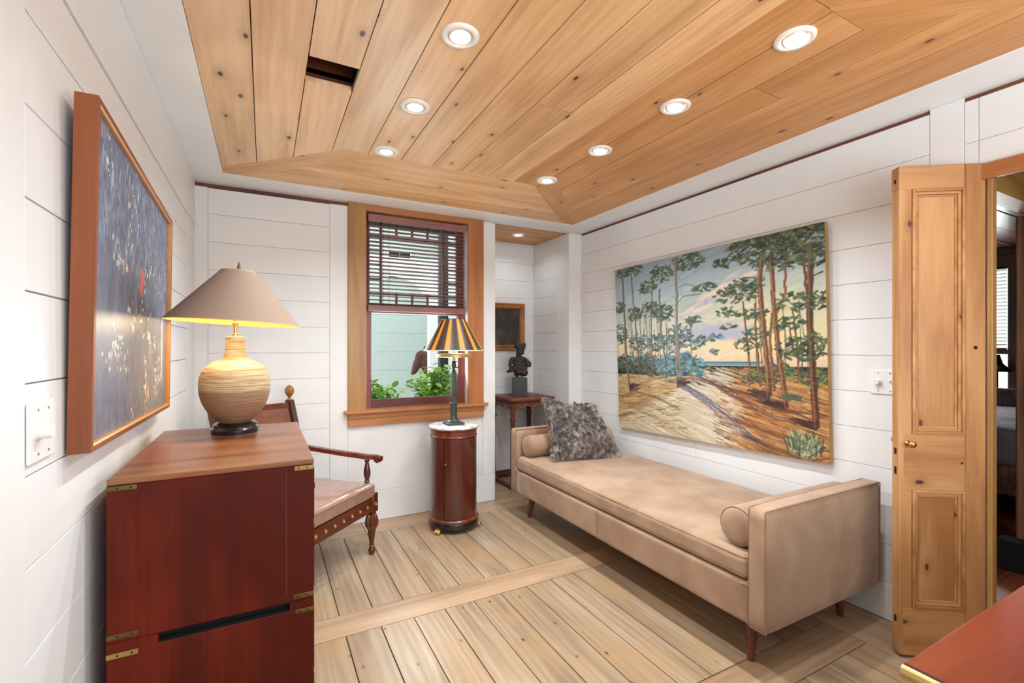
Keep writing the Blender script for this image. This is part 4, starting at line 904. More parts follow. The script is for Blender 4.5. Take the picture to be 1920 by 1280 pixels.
# local: front is -y, right (towards the window) is +x
FX, FY, BX, BY = .30, -.25, .275, .25
def turned_leg(x, y):
    fl = lambda a, z: .10 * math.cos(a * 12) if .145 < z < .25 else 0
    bm = BM(); lathe(bm, smooth_prof([(.010, 0), (.017, .008), (.021, .024), (.016, .040), (.011, .046), (.014, .052), (.015, .058), (.013, .063), (.020, .12), (.024, .145), (.022, .150), (.034, .175), (.037, .200), (.030, .235), (.024, .250), (.027, .256), (.020, .262)], 3), 36, flute=fl)
    box(bm, -.028, .028, -.028, .028, .262, .378, .003)
    o = obj('leg', bm, M['mahogany'], ac, True, loc=(x, y, 0))
    bm = BM(); lathe(bm, [(.0155, .050), (.0165, .054), (.0155, .058)], 20, cap=False); obj('gilt_ring', bm, M['gilt'], o, True)
    bm = BM()
    for k in range(12):
        a = 2 * PI * (k + .5) / 12; pts = [((r_ + .0005) * math.cos(a), (r_ + .0005) * math.sin(a), z) for r_, z in ((.023, .152), (.0335, .178), (.036, .2), (.030, .232), (.024, .248))]
        tube(bm, pts, .0022, 5)
    g1 = obj('gilt_reeding', bm, M['gilt'], o, True); g1['kind'] = 'stuff'
    return o
turned_leg(FX, FY); turned_leg(-FX, FY)
for s in (-1, 1):
    bm = BM(); pts = [(s * (BX + .0), BY + .10, 0), (s * BX, BY + .045, .12), (s * BX, BY + .01, .27), (s * BX, BY, .42), (s * BX, BY + .02, .60), (s * BX, BY + .075, .84), (s * BX, BY + .10, .935)]
    prev = None
    for (x, y, z) in pts:
        r = .019; ring = [bm.verts.new((x + a * r, y + b_ * r, z)) for a, b_ in ((-1, -1), (1, -1), (1, 1), (-1, 1))]
        if prev:
            for k in range(4): bm.faces.new((prev[k], prev[(k + 1) % 4], ring[(k + 1) % 4], ring[k]))
        else: bm.faces.new(ring[::-1])
        prev = ring
    bm.faces.new(prev); obj('back_post', bm, M['mahogany'], ac)
    fin = lambda a, z: .07 * math.cos(a * 8) if z > .026 else 0
    bm = BM(); lathe(bm, smooth_prof([(.017, 0), (.017, .006), (.010, .012), (.009, .018), (.015, .026), (.024, .045), (.026, .062), (.021, .080), (.009, .093), (.0005, .097)], 3), 32, flute=fin); obj('pineapple_finial', bm, M['finial'], ac, True, loc=(s * BX, BY + .10, .935))
def rail(x0, x1, y0, y1, z0, z1): bm = BM(); box(bm, x0, x1, y0, y1, z0, z1, .003, 2); return bm
obj('front_rail', rail(-FX + .02, FX - .02, FY - .022, FY + .022, .270, .352), M['mahogany_x'], ac)
for s in (-1, 1): obj('side_rail', rail(s * .290 - .02, s * .290 + .02, FY + .02, BY - .01, .275, .352), M['mahogany'], ac)
obj('back_rail', rail(-BX + .01, BX - .01, BY - .01, BY + .025, .275, .352), M['mahogany_x'], ac)
for k in range(9):
    x = -FX + k * (2 * FX) / 8
    bm = BM(); lathe(bm, [(.0125, 0), (.0125, .003), (.008, .0045), (.007, .003), (.004, .006), (.0001, .0065)], 16); bmesh.ops.rotate(bm, verts=bm.verts, matrix=Matrix.Rotation(R(90), 3, 'X')); obj('gilt_rosette', bm, M['gilt'], ac, True, loc=(x, FY - (.022 if 0 < k < 8 else .028), .313))
def sdisp(p):
    if p.z > 0: p.z += .012 * (1 - (p.x / .308) ** 2) * (1 - (p.y / .27) ** 2) + .003 * noise.noise(p * 12)
    return p
bm = rbox(.615, .54, .088, .018, 14, sdisp); obj('seat', bm, M['leather_seat'], ac, 'full', loc=(0, -.005, .397))
bm = BM(); hx_, hy_ = .3065, .269; c4 = [(-hx_ + .015, -hy_), (hx_ - .015, -hy_), (hx_, -hy_ + .015), (hx_, hy_ - .015), (hx_ - .015, hy_), (-hx_ + .015, hy_), (-hx_, hy_ - .015), (-hx_, -hy_ + .015)]; c4.append(c4[0])
tube(bm, [(x, y, .030) for x, y in c4], .004, 6, False); obj('seat_piping', bm, M['leather_seat'], ac, True, loc=(0, -.005, .397))
# curved leather back and top rail
def backsurf(t, h, off=0):   # t -1..1 across, h 0..1 up
    x = t * (BX - .012); z = .47 + h * .425; y0_ = BY + .005 + .095 * ((z - .42) / .515) ** 1.2 if z > .42 else BY
    return Vector((x, y0_ + .055 * (1 - t * t) * h + off - .018 * (1 - abs(2 * h - 1) ** 2) * (1 - t ** 4), z))
def sheet(f, nu, nv, th, parent, name, mat):
    bm = BM(); g_ = [[[bm.verts.new(f(-1 + 2 * i / nu, j / nv, o_)) for j in range(nv + 1)] for i in range(nu + 1)] for o_ in (0, th)]
    for s in (0, 1):
        for i in range(nu):
            for j in range(nv): bm.faces.new((g_[s][i][j], g_[s][i + 1][j], g_[s][i + 1][j + 1], g_[s][i][j + 1]))
    for i in range(nu): bm.faces.new((g_[0][i][0], g_[0][i + 1][0], g_[1][i + 1][0], g_[1][i][0])); bm.faces.new((g_[0][i][nv], g_[0][i + 1][nv], g_[1][i + 1][nv], g_[1][i][nv]))
    for j in range(nv): bm.faces.new((g_[0][0][j], g_[0][0][j + 1], g_[1][0][j + 1], g_[1][0][j])); bm.faces.new((g_[0][nu][j], g_[0][nu][j + 1], g_[1][nu][j + 1], g_[1][nu][j]))
    return obj(name, bm, mat, parent, True)
sheet(lambda t, h, o: backsurf(t, h, o), 20, 16, .022, ac, 'back_cushion', M['leather'])
def toprail(t, h, o): p = backsurf(t, 1, 0); return Vector((p.x, p.y - .006 + o, .893 + h * .032 - .006 * abs(t)))
sheet(toprail, 20, 2, .032, ac, 'top_rail', M['mahogany_x'])
for s in (-1, 1):
    bm = BM(); ax_ = s * (FX + .002)
    lathe(bm, smooth_prof([(.013, .435), (.017, .445), (.012, .455), (.019, .480), (.021, .505), (.014, .545), (.011, .565), (.016, .572), (.016, .580)], 3), 24, c=(ax_, FY + .035, 0), flute=lambda a, z: .06 * math.cos(a * 10) if z < .53 else 0)
    obj('arm_support', bm, M['mahogany'], ac, True)
    bm = BM(); pts = [(ax_, FY - .03, .600), (ax_, FY + .04, .598), (ax_ * .99, FY + .20, .607), (s * BX, BY + .035, .640)]
    prev = None
    for (x, y, z) in pts:
        ring = [bm.verts.new((x + a * .017, y, z + b_ * .013)) for a, b_ in ((-1, -1), (1, -1), (1, 1), (-1, 1))]
        if prev:
            for k in range(4): bm.faces.new((prev[k], prev[(k + 1) % 4], ring[(k + 1) % 4], ring[k]))
        else: bm.faces.new(ring[::-1])
        prev = ring
    bm.faces.new(prev); obj('arm', bm, M['mahogany_x'], ac)
    bm = BM(); lathe(bm, smooth_prof([(.012, -.024), (.022, -.020), (.025, -.010), (.026, 0), (.025, .010), (.022, .020), (.012, .024)], 2), 24, flute=lambda a, z: .05 * math.cos(a * 6)); bmesh.ops.rotate(bm, verts=bm.verts, matrix=Matrix.Rotation(R(90), 3, 'Y')); obj('arm_scroll', bm, M['mahogany'], ac, True, loc=(ax_, FY - .045, .592))

# ------------------------------------------------------------ cylindrical pedestal cabinet
pc = root('pedestal_cabinet', (1.196, 3.139, 0), R(-9), label='round mahogany pedestal cabinet with grey marble top and gilt paw feet', cat='cabinet')
CR = .163
bm = BM(); lathe(bm, [(CR + .008, .030), (CR + .013, .034), (CR + .013, .062), (CR + .010, .068)], 64); obj('plinth', bm, M['black'], pc, True)
bm = BM(); lathe(bm, [(CR + .010, .068), (CR + .014, .074), (CR + .014, .082), (CR + .008, .090), (CR, .094)], 64); obj('base_moulding', bm, M['mahogany_x'], pc, True)
bm = BM(); lathe(bm, [(CR - .004, .094), (CR - .004, .650)], 64); obj('body', bm, M['mahogany'], pc, True)
bm = BM(); lathe(bm, [(CR, .650), (CR + .004, .653), (CR + .004, .658), (CR, .662), (CR, .695), (CR + .006, .700), (CR + .006, .706)], 64); obj('frieze', bm, M['mahogany_x'], pc, True)
def arc_panel(a0, a1, r0, r1, z0, z1, n=24):
    bm = BM(); A = [[bm.verts.new((r * math.cos(R(a0 + (a1 - a0) * i / n)), r * math.sin(R(a0 + (a1 - a0) * i / n)), z)) for i in range(n + 1)] for r, z in ((r0, z0), (r1, z0), (r1, z1), (r0, z1))]
    for k in range(4):
        for i in range(n): bm.faces.new((A[k][i], A[k][i + 1], A[(k + 1) % 4][i + 1], A[(k + 1) % 4][i]))
    bm.faces.new([A[k][0] for k in range(4)]); bm.faces.new([A[k][n] for k in range(4)][::-1]); return bm
# camera lies about 249 degrees round from the cabinet (local 258): door spans either side of it
door = obj('door', arc_panel(237, 316, CR - .004, CR + .001, .100, .644), M['mahogany'], pc, True)
obj('carcase_panel', arc_panel(-40.5, 231.5, CR - .004, CR + .0005, .096, .648, 60), M['mahogany'], pc, True)
for a in (234.6, 317.8): obj('door_bead', arc_panel(a - .5, a + .5, CR - .003, CR + .003, .096, .648, 3), M['brass_dark'] if a < 300 else M['mahogany'], pc, True)
bm = BM(); lathe(bm, [(.004, 0), (.003, .006), (.006, .010), (.006, .014), (.0001, .017)], 14); bmesh.ops.rotate(bm, verts=bm.verts, matrix=Matrix.Rotation(R(90), 3, 'Y')); k_ = obj('knob', bm, M['brass'], door, True); k_.location = (CR * math.cos(R(239.5)), CR * math.sin(R(239.5)), .478); k_.rotation_euler = (0, 0, R(239.5))
m = NT('grey_marble'); tc = m.n('ShaderNodeTexCoord'); nz = m.n('ShaderNodeTexNoise', Scale=14.0, Detail=8.0, Distortion=1.6); m.l(tc.outputs['Object'], nz.inputs['Vector'])
m.l(m.ramp(nz.outputs[0], [(.35, srgb(150, 150, 146)), (.5, srgb(204, 204, 198)), (.7, srgb(226, 226, 220))]), m.b.inputs['Base Color']); m.b.inputs['Roughness'].default_value = .25; M['marble'] = m.m
bm = BM(); lathe(bm, smooth_prof([(.160, .706), (.172, .708), (.178, .713), (.179, .718), (.177, .723), (.172, .726)], 2), 72); obj('marble_top', bm, M['marble'], pc, True)
for a in (221, 341, 101):
    f_ = root('paw_foot', ((CR + .004) * math.cos(R(a)), (CR + .004) * math.sin(R(a)), 0), R(a)); f_.parent = pc
    bm = rbox(.030, .036, .036, .012, 4, c=(-.004, 0, .026)); obj('ankle', bm, M['gilt'], f_, 'full')
    for k in range(4):
        bm = BM(); y = (k - 1.5) * .0105; tube(bm, [(-.004, y * .8, .026), (.010, y, .024), (.022, y * 1.15, .017), (.028, y * 1.2, .008)], [.0045, .0062, .0062, .0045], 8); obj('toe', bm, M['gilt'], f_, True)

# striped lamp -------------------------------------------------
ls = root('striped_lamp', (1.196, 3.139, .726), label='column table lamp with black and amber striped shade on the pedestal cabinet', cat='lamp')
M['bronze'] = plain('dark_bronze_green', srgb(78, 82, 78), .35, .7, bump=.1, bscale=80, var=.2)
bm = BM(); box(bm, -.061, .061, -.061, .061, 0, .018, .002); box(bm, -.048, .048, -.048, .048, .018, .026, .002); lathe(bm, [(.046, .026), (.034, .034), (.030, .044)], 24); obj('plinth', bm, M['bronze'], ls)
bm = BM(); lathe(bm, [(.027, .044), (.028, .052), (.026, .056), (.026, .140), (.030, .146), (.031, .152), (.025, .158)], 8); obj('pedestal', bm, M['bronze'], ls)
fl = lambda a, z: .05 * math.cos(a * 14)
bm = BM(); lathe(bm, [(.0215, .158), (.0195, .26), (.0175, .340), (.0165, .372)], 56, flute=fl); obj('column', bm, M['bronze'], ls, True)
bm = BM(); lathe(bm, [(.012, .372), (.016, .380), (.011, .390), (.008, .398), (.014, .408), (.018, .420), (.016, .432), (.012, .438), (.020, .446), (.030, .452)], 24); obj('socket_cup', bm, M['bronze'], ls, True)
bm = BM(); tube(bm, [(.010, 0, .408), (.022, 0, .404), (.034, 0, .410), (.042, 0, .418)], [.004, .005, .004, .002], 8); obj('switch_key', bm, M['bronze'], ls, True)
bm = BM(); lathe(bm, [(.010, .452), (.012, .474), (.100, .480), (.121, .482), (.125, .486), (.123, .496), (.126, .502), (.120, .507), (.100, .508), (.01, .508)], 48); obj('shade_gallery', bm, M['brass_pale'], ls, True)
STR = 12
M['st_dark'] = plain('dark_shade_panel', srgb(60, 44, 38), .35, coat=.3); M['st_amber'] = plain('amber_shade_stripe', srgb(224, 162, 60), .45)
mm = M['st_amber']; mm.node_tree.nodes['Principled BSDF'].inputs['Transmission Weight'].default_value = 0
t_ = mm.node_tree; pb = t_.nodes['Principled BSDF']; tl = t_.nodes.new('ShaderNodeBsdfTranslucent'); tl.inputs[0].default_value = srgb(240, 178, 70); ms = t_.nodes.new('ShaderNodeMixShader'); ms.inputs[0].default_value = .5
t_.links.new(pb.outputs[0], ms.inputs[1]); t_.links.new(tl.outputs[0], ms.inputs[2]); t_.links.new(ms.outputs[0], t_.nodes['Material Output'].inputs['Surface'])
sh = root('lamp_shade', (0, 0, .528), R(249 - 15 + 2.5)); sh.parent = ls
ZS = .222
def wedge(a0, a1, r0, r1, h, name, mat, off=0, n=6):
    bm = BM(); V = [[bm.verts.new(((r + o) * math.cos(R(a0 + (a1 - a0) * i / n)), (r + o) * math.sin(R(a0 + (a1 - a0) * i / n)), z)) for i in range(n + 1)] for (r, z, o) in ((r0, 0, 0), (r1, h, 0), (r1, h, .0012), (r0, 0, .0012))]
    for k in range(4):
        for i in range(n): bm.faces.new((V[k][i], V[k][i + 1], V[(k + 1) % 4][i + 1], V[(k + 1) % 4][i]))
    bm.faces.new([V[k][0] for k in range(4)]); bm.faces.new([V[k][n] for k in range(4)][::-1]); return obj(name, bm, mat, sh, True)
for k in range(STR):
    a = k * 30
    wedge(a - 5.2, a + 5.2, .208, .083, ZS, 'amber_stripe', M['st_amber']); wedge(a + 5.2, a + 24.8, .208, .083, ZS, 'dark_panel', M['st_dark'])
bm = BM(); tube(bm, [(.2085 * math.cos(2 * PI * i / 64), .2085 * math.sin(2 * PI * i / 64), 0) for i in range(65)], .0032, 6, False); obj('rim_band', bm, M['plastic'], sh, True)
bm = BM(); tube(bm, [(.0835 * math.cos(2 * PI * i / 48), .0835 * math.sin(2 * PI * i / 48), ZS) for i in range(49)], .0022, 6, False); obj('top_band', bm, M['st_dark'], sh, True)
bm = BM()
for k in range(3): tube(bm, [(0, 0, .05), (.205 * math.cos(k * 2.094), .205 * math.sin(k * 2.094), .004)], .0015, 5)
tube(bm, [(0, 0, -.05), (0, 0, .05)], .004, 8); obj('shade_carrier', bm, M['brass'], sh, True)
bm = BM(); lathe(bm, smooth_prof([(.012, 0), (.02, .02), (.026, .04), (.02, .06), (.0001, .07)], 3), 20); obj('bulb', bm, M['bulb'], ls, 'full', loc=(.0, .0, .585))
point('bulb_light', (0, 0, .615), 2.2, (1, .74, .42), .03, ls).location = (.05, 0, .62)

# ------------------------------------------------------------ alcove: table, sculpture, picture
M['redlac'] = wood('worn_red_lacquer', srgb(70, 34, 24), srgb(116, 58, 40), srgb(150, 92, 62), rough=.45, blotch=srgb(88, 50, 34), ring=.5, grain='X')
st = root('side_table', (2.17, 3.89, 0), label='carved red-brown side table standing in the alcove', cat='table')
TW = .23
bm = BM(); box(bm, -TW, TW, -TW, TW, .790, .816, .006, 3); obj('top', bm, M['redlac'], st, True)
bm = BM(); box(bm, -TW + .028, TW - .028, -TW + .028, TW - .028, .766, .790, .004); obj('waist', bm, M['redlac'], st)
for k in range(4):
    bm = BM(); n = 24; pts = []
    for i in range(n + 1):
        t = -1 + 2 * i / n; zl = .728 - .012 * math.cos(t * PI * 3) - .035 * abs(t) ** 6 + .006; pts.append((t * (TW - .046), zl))
    A = [bm.verts.new((x, -TW + .014, z)) for x, z in pts] + [bm.verts.new((x, -TW + .014, .768)) for x, z in pts[::-1]]
    B = [bm.verts.new((x, -TW + .028, z)) for x, z in pts] + [bm.verts.new((x, -TW + .028, .768)) for x, z in pts[::-1]]
    bm.faces.new(A); bm.faces.new(B[::-1])
    for i in range(len(A)): bm.faces.new((A[i], A[(i + 1) % len(A)], B[(i + 1) % len(A)], B[i]))
    bmesh.ops.rotate(bm, verts=bm.verts, matrix=Matrix.Rotation(k * PI / 2, 3, 'Z')); obj('apron', bm, M['redlac'], st)
M['gold_worn'] = plain('worn_gilt_paint', srgb(168, 122, 70), .5, .2, var=.3, bump=.2)
for sx in (-1, 1):
    for sy in (-1, 1):
        bm = BM(); q = .022
        def ring(h, z, o=0): return [bm.verts.new((sx * (TW - q - .008) + a * h - sx * o, sy * (TW - q - .008) + b_ * h - sy * o, z)) for a, b_ in ((-1, -1), (1, -1), (1, 1), (-1, 1))]
        prev = None
        for h, z, o in ((.016, .0, 0), (.018, .02, 0), (.017, .05, 0), (.016, .3, 0), (.016, .60, 0), (.022, .625, .004), (.016, .64, 0), (.018, .70, 0), (.024, .74, .004), (.024, .768, .004)):
            r_ = ring(h, z, o)
            if prev:
                for k in range(4): bm.faces.new((prev[k], prev[(k + 1) % 4], r_[(k + 1) % 4], r_[k]))
            else: bm.faces.new(r_[::-1])
            prev = r_
        bm.faces.new(prev); obj('leg', bm, M['redlac'], st)
for k in range(4):
    bm = BM(); box(bm, -TW + .0, TW - .0, -TW + .005, -TW + .040, .008, .034, .003); bmesh.ops.rotate(bm, verts=bm.verts, matrix=Matrix.Rotation(k * PI / 2, 3, 'Z')); obj('base_stretcher', bm, M['redlac'], st)
    bm = BM(); tube(bm, [(t * (TW - .05), -TW + .012, .742 - .010 * math.cos(t * PI * 3)) for t in np.linspace(-1, 1, 30)], .003, 5); bmesh.ops.rotate(bm, verts=bm.verts, matrix=Matrix.Rotation(k * PI / 2, 3, 'Z')); obj('gilt_scroll', bm, M['gold_worn'], st)

sc = root('sculpture', (2.147, 3.887, .816), R(-25), label='dark carved torso figure on a black cube plinth, on the alcove table', cat='sculpture')
M['cube'] = plain('black_green_plinth', srgb(34, 38, 34), .4)
bm = BM(); box(bm, -.090, .090, -.090, .090, 0, .010, .002); obj('base_plate', bm, M['cube'], sc)
bm = BM(); box(bm, -.070, .070, -.070, .070, .010, .172, .002); obj('plinth', bm, M['cube'], sc)
M['carved'] = plain('dark_carved_stone', srgb(52, 42, 38), .7, bump=.8, bscale=70, var=.3)
def blobmesh(parts, vox, wide=1):
    bm = BM()
    for (c, r, rot) in parts:
        b = bmesh.new(); bmesh.ops.create_icosphere(b, subdivisions=3, radius=1)
        mt = Matrix.Diagonal((wide, 1, 1, 1)) @ Matrix.Translation(Vector(c)) @ Matrix.Rotation(R(rot), 4, 'Y') @ Matrix.Diagonal((*r, 1)); bmesh.ops.transform(b, matrix=mt, verts=b.verts); merge(bm, b)
    return bm
parts = [((0, 0, .300), (.050, .036, .060), 0), ((.002, 0, .345), (.056, .034, .030), 0), ((0, 0, .255), (.060, .045, .045), 0), ((.012, 0, .222), (.055, .048, .035), 0), ((-.01, 0, .385), (.018, .018, .03), 0),
         ((.004, -.004, .418), (.030, .032, .036), 0), ((.006, 0, .455), (.042, .034, .020), 0), ((.0, 0, .478), (.036, .030, .018), 0), ((.034, 0, .478), (.016, .016, .022), 10), ((-.028, 0, .468), (.014, .016, .02), 0),
         ((-.062, -.004, .330), (.017, .018, .040), 12), ((-.070, -.008, .285), (.015, .016, .035), -8), ((-.060, -.020, .245), (.026, .02, .014), 30), ((-.078, -.012, .232), (.022, .02, .014), -15),
         ((.062, 0, .318), (.016, .017, .035), -14), ((.066, -.018, .290), (.022, .024, .018), 20), ((.076, -.010, .305), (.014, .014, .022), 0), ((.03, -.01, .212), (.035, .04, .03), 0), ((-.02, 0, .205), (.022, .026, .026), 0)]
o = obj('figure', blobmesh(parts, .003, 1.25), M['carved'], sc)
rm = o.modifiers.new('fuse', 'REMESH'); rm.mode = 'VOXEL'; rm.voxel_size = .0035; rm.use_smooth_shade = True
tx = bpy.data.textures.new('carving', 'CLOUDS'); tx.noise_scale = .022; dm = o.modifiers.new('carving', 'DISPLACE'); dm.texture = tx; dm.strength = .016; dm.texture_coords = 'LOCAL'
for x in (-.012, .022): bm = BM(); tube(bm, [(x, 0, .170), (x, 0, .215)], .006, 10); obj('mount_pin', bm, M['cube'], sc, True)

pf = root('framed_picture', (2.04, 4.118, 1.478), label='small dark old painting in a carved gilt frame on the alcove back wall', cat='painting')
m = NT('dark_oil'); tc = m.n('ShaderNodeTexCoord'); nz = m.n('ShaderNodeTexNoise', Scale=5.0, Detail=6.0, Distortion=1.0); m.l(tc.outputs['Object'], nz.inputs['Vector'])
m.l(m.ramp(nz.outputs[0], [(.38, srgb(34, 30, 28)), (.55, srgb(56, 48, 42)), (.72, srgb(92, 80, 66))]), m.b.inputs['Base Color']); m.b.inputs['Roughness'].default_value = .35; M['dark_oil'] = m.m
bm = BM(); box(bm, -.235, .235, -.004, .004, -.182, .182); obj('canvas', bm, M['dark_oil'], pf)
M['frame_gilt'] = plain('antique_gilt_frame', srgb(166, 108, 52), .45, .3, bump=.9, bscale=45, var=.45)
def framebar(W_, H_, w_, prof, mat, parent, name='frame_bar'):
    for k in range(4):
        a, b_ = (W_, H_) if k % 2 == 0 else (H_, W_)
        bm = BM(); R0 = []
        for (d, y) in prof: R0.append([bm.verts.new((-(a - d), y, -(b_ - d))), bm.verts.new(((a - d), y, -(b_ - d)))])
        for p_, q in zip(R0, R0[1:]): bm.faces.new((p_[0], p_[1], q[1], q[0]))
        bm.faces.new([r[0] for r in R0]); bm.faces.new([r[1] for r in R0][::-1])
        bmesh.ops.rotate(bm, verts=bm.verts, matrix=Matrix.Rotation(k * PI / 2, 3, 'Y')); obj(name, bm, mat, parent)
framebar(.290, .237, .058, [(0, .018), (0, -.012), (.010, -.024), (.022, -.014), (.034, -.012), (.044, -.022), (.056, -.010), (.060, .004), (.060, .018)], M['frame_gilt'], pf)
for (x, z) in ((-1, -1), (1, -1), (1, 1), (-1, 1)):
    bm = BM(); lathe(bm, [(.022, 0), (.018, .006), (.010, .008), (.006, .013), (.0001, .014)], 12, flute=lambda a, z: .18 * math.cos(a * 5)); bmesh.ops.rotate(bm, verts=bm.verts, matrix=Matrix.Rotation(R(90), 3, 'X')); obj('corner_ornament', bm, M['frame_gilt'], pf, loc=(x * .262, -.016, z * .209))

# ------------------------------------------------------------ desk in the near right corner
dk = root('writing_table', (1.5, -.03, 0), label='red mahogany table with a brass edge rail, cut off at the bottom right', cat='table')
X0, X1, YA, YB = .946 - 1.5, 2.12 - 1.5, -.42, .412
bm = BM(); box(bm, X0, X1, YA, YB, .728, .75, .003, 2); obj('top', bm, M['desk'], dk)
bm = BM(); box(bm, X0 - .0015, X0 + .004, YA + .002, YB - .002, .7485, .7508, .0006); obj('dark_inlay', bm, M['desk_dark'], dk)
bm = BM(); n = 12; yy0, yy1 = YA, YB - .001
rg = [[bm.verts.new((X0 - .003 - .011 * math.sin(PI * i / n), y, .7385 + .0115 * math.cos(PI * i / n))) for i in range(n + 1)] for y in (yy0, yy1)]
for i in range(n): bm.faces.new((rg[0][i], rg[0][i + 1], rg[1][i + 1], rg[1][i]))
bm.faces.new((rg[0][0], rg[1][0], rg[1][n], rg[0][n])); bm.faces.new(rg[0]); bm.faces.new(rg[1][::-1]); obj('brass_edge', bm, M['brass'], dk, True)
bm = BM(); box(bm, X0 + .02, X1 - .02, YA + .02, YB - .02, .715, .728, .002); obj('under_moulding', bm, M['desk_dark'], dk)
bm = BM(); box(bm, X0 + .035, X1 - .035, YA + .035, YB - .035, .62, .715, .003); obj('apron', bm, M['desk'], dk)
for sx in (0, 1):
    for sy in (0, 1):
        cx_, cy_ = (X0 + .045, X1 - .045)[sx], (YA + .045, YB - .045)[sy]; bm = BM(); prev = None
        for h, z in ((.012, 0), (.020, .62), (.022, .714)):
            r_ = [bm.verts.new((cx_ + a * h, cy_ + b_ * h, z)) for a, b_ in ((-1, -1), (1, -1), (1, 1), (-1, 1))]
            if prev:
                for k in range(4): bm.faces.new((prev[k], prev[(k + 1) % 4], r_[(k + 1) % 4], r_[k]))
            else: bm.faces.new(r_[::-1])
            prev = r_
        bm.faces.new(prev); obj('leg', bm, M['desk_dark'], dk)

# ------------------------------------------------------------ bedroom things
bd = root('bed', (5.75, 1.85, 0), label='low dark wood bed with a grey blanket seen through the doorway', cat='bed')
bm = BM(); box(bm, .86, .95, -.9, 1.0, 0, .86, .01); obj('headboard', bm, M['dark_wood'], bd)
bm = BM(); box(bm, -1.0, .86, -.85, .95, .20, .42, .01); obj('bed_frame', bm, M['dark_wood'], bd)
def bdp(p):
    p.z += .014 * noise.noise(Vector((p.x * 3, p.y * 5, 0))) + .008 * noise.noise(Vector((p.x * 9, p.y * 14, 2))); return p
M['blanket'] = plain('grey_blanket', srgb(120, 112, 118), .9, bump=.2, bscale=120, var=.2)
bm = rbox(1.84, 1.84, .28, .06, 26, bdp); obj('blanket', bm, M['blanket'], bd, 'full', loc=(-.07, .05, .54))
for sx in (-.95, .80):
    for sy in (-.8, .9): bm = BM(); box(bm, sx - .04, sx + .04, sy - .04, sy + .04, 0, .2, .004); obj('leg', bm, M['dark_wood'], bd)
tl_ = root('bedside_lamp', (6.72, 2.96, 0), label='black metal floor lamp silhouetted against the bedroom window', cat='lamp')
tl_.location = (6.84, 1.94, 0)
bm = BM(); lathe(bm, [(.10, 0), (.10, .015), (.012, .03), (.010, 1.16)], 20); obj('stand', bm, M['black'], tl_, True)
bm = BM(); lathe(bm, smooth_prof([(.12, 1.02), (.10, 1.05), (.05, 1.10), (.035, 1.15), (.02, 1.2)], 3), 28); obj('shade', bm, M['black'], tl_, True)
bx = root('chest_box', (3.80, .97, 0), label='dark box with ochre end standing at the foot of the timber post', cat='box')
bm = BM(); box(bm, -.04, .07, -.12, .10, 0, .17, .004); obj('body', bm, M['void'], bx)
bm = BM(); box(bm, -.055, .02, .101, .125, .01, .15, .006); obj('ochre_end', bm, M['yellow_wood'], bx)

# ------------------------------------------------------------ outside the sash window
M['siding'] = plain('grey_green_siding', srgb(192, 202, 198), .6, var=.03); M['siding_blue'] = plain('pale_blue_siding', srgb(214, 222, 228), .6)
M['porch_white'] = plain('white_porch_paint', srgb(240, 242, 242), .5); M['paving'] = plain('pale_paving', srgb(222, 222, 218), .8, var=.08)
gd = slab('ground_outside', -4, 9, 4.3, 12, -.4, -.3, M['paving'])
nh = root('neighbour_house', (0, 7.6, -.3), label='pale grey-green house wall with a dark window, beyond the porch', cat='house')
for k in range(15):
    z0 = k * .30; board('siding_board', M['siding'], nh, -2.5, 3.6, .0, .02, z0 + .001, z0 + .299, 'X', .002)
bm = BM(); box(bm, -2.5, 3.6, .02, .12, 0, 4.5); obj('wall', bm, M['siding'], nh)
for (xw, zw) in ((1.95, 2.9),):
    w_ = root('window', (xw, -.01, zw)); w_.parent = nh; w_.scale = (.55, 1, .5)
    bm = BM(); box(bm, -.36, .36, -.02, .0, -.42, .50, .004); obj('frame', bm, M['porch_white'], w_)
    for sx in (0, 1):
        for sz in (0, 1): bm = BM(); box(bm, -.31 + sx * .32, -.01 + sx * .32, -.026, -.02, -.38 + sz * .42, .02 + sz * .42); obj('pane', bm, M['void'], w_)
nb = root('neighbour_annex', (2.65, 6.9, -.3), label='pale blue clapboard annex right of the dark downpipe post', cat='house')
for k in range(15): board('siding_board', M['siding_blue'], nb, 0, 3.2, 0, .02, k * .28 + .004, k * .28 + .278, 'X', .003)
bm = BM(); box(bm, 0, 3.2, .02, .3, 0, 4.2); obj('wall', bm, M['siding_blue'], nb)
pp = root('porch_post', (1.985, 6.0, -.3), label='white turned porch post with curved brackets outside the window', cat='post')
bm = BM(); box(bm, -.055, .055, -.055, .055, 0, 2.1, .006); box(bm, -.07, .07, -.07, .07, 2.1, 2.16, .004); box(bm, -.05, .05, -.05, .05, 2.16, 2.75, .006); obj('shaft', bm, M['porch_white'], pp)
for s in (-1, 1):
    bm = BM(); pts = [(s * .05, 2.05)] + [(s * (.05 + .50 * (1 - math.cos(t))), 2.05 + .44 * math.sin(t)) for t in np.linspace(.1, PI / 2, 10)] + [(s * .60, 2.49), (s * .60, 2.56), (s * .05, 2.56)]
    a = [bm.verts.new((x, -.02, z)) for x, z in pts]; b_ = [bm.verts.new((x, .02, z)) for x, z in pts]; bm.faces.new(a); bm.faces.new(b_[::-1])
    for i in range(len(pts)): bm.faces.new((a[i], a[(i + 1) % len(pts)], b_[(i + 1) % len(pts)], b_[i]))
    obj('bracket', bm, M['porch_white'], pp)
pb_ = board('porch_beam', M['porch_white'], None, -.5, 3.4, 5.93, 6.07, 2.26, 2.42, 'X', .006); tag(pb_, 'white beam over the porch brackets outside the window', 'beam')
hp = root('hanging_pendant', (1.02, 6.0, 2.26), label='small white turned drop hanging at the porch beam left end', cat='ornament')
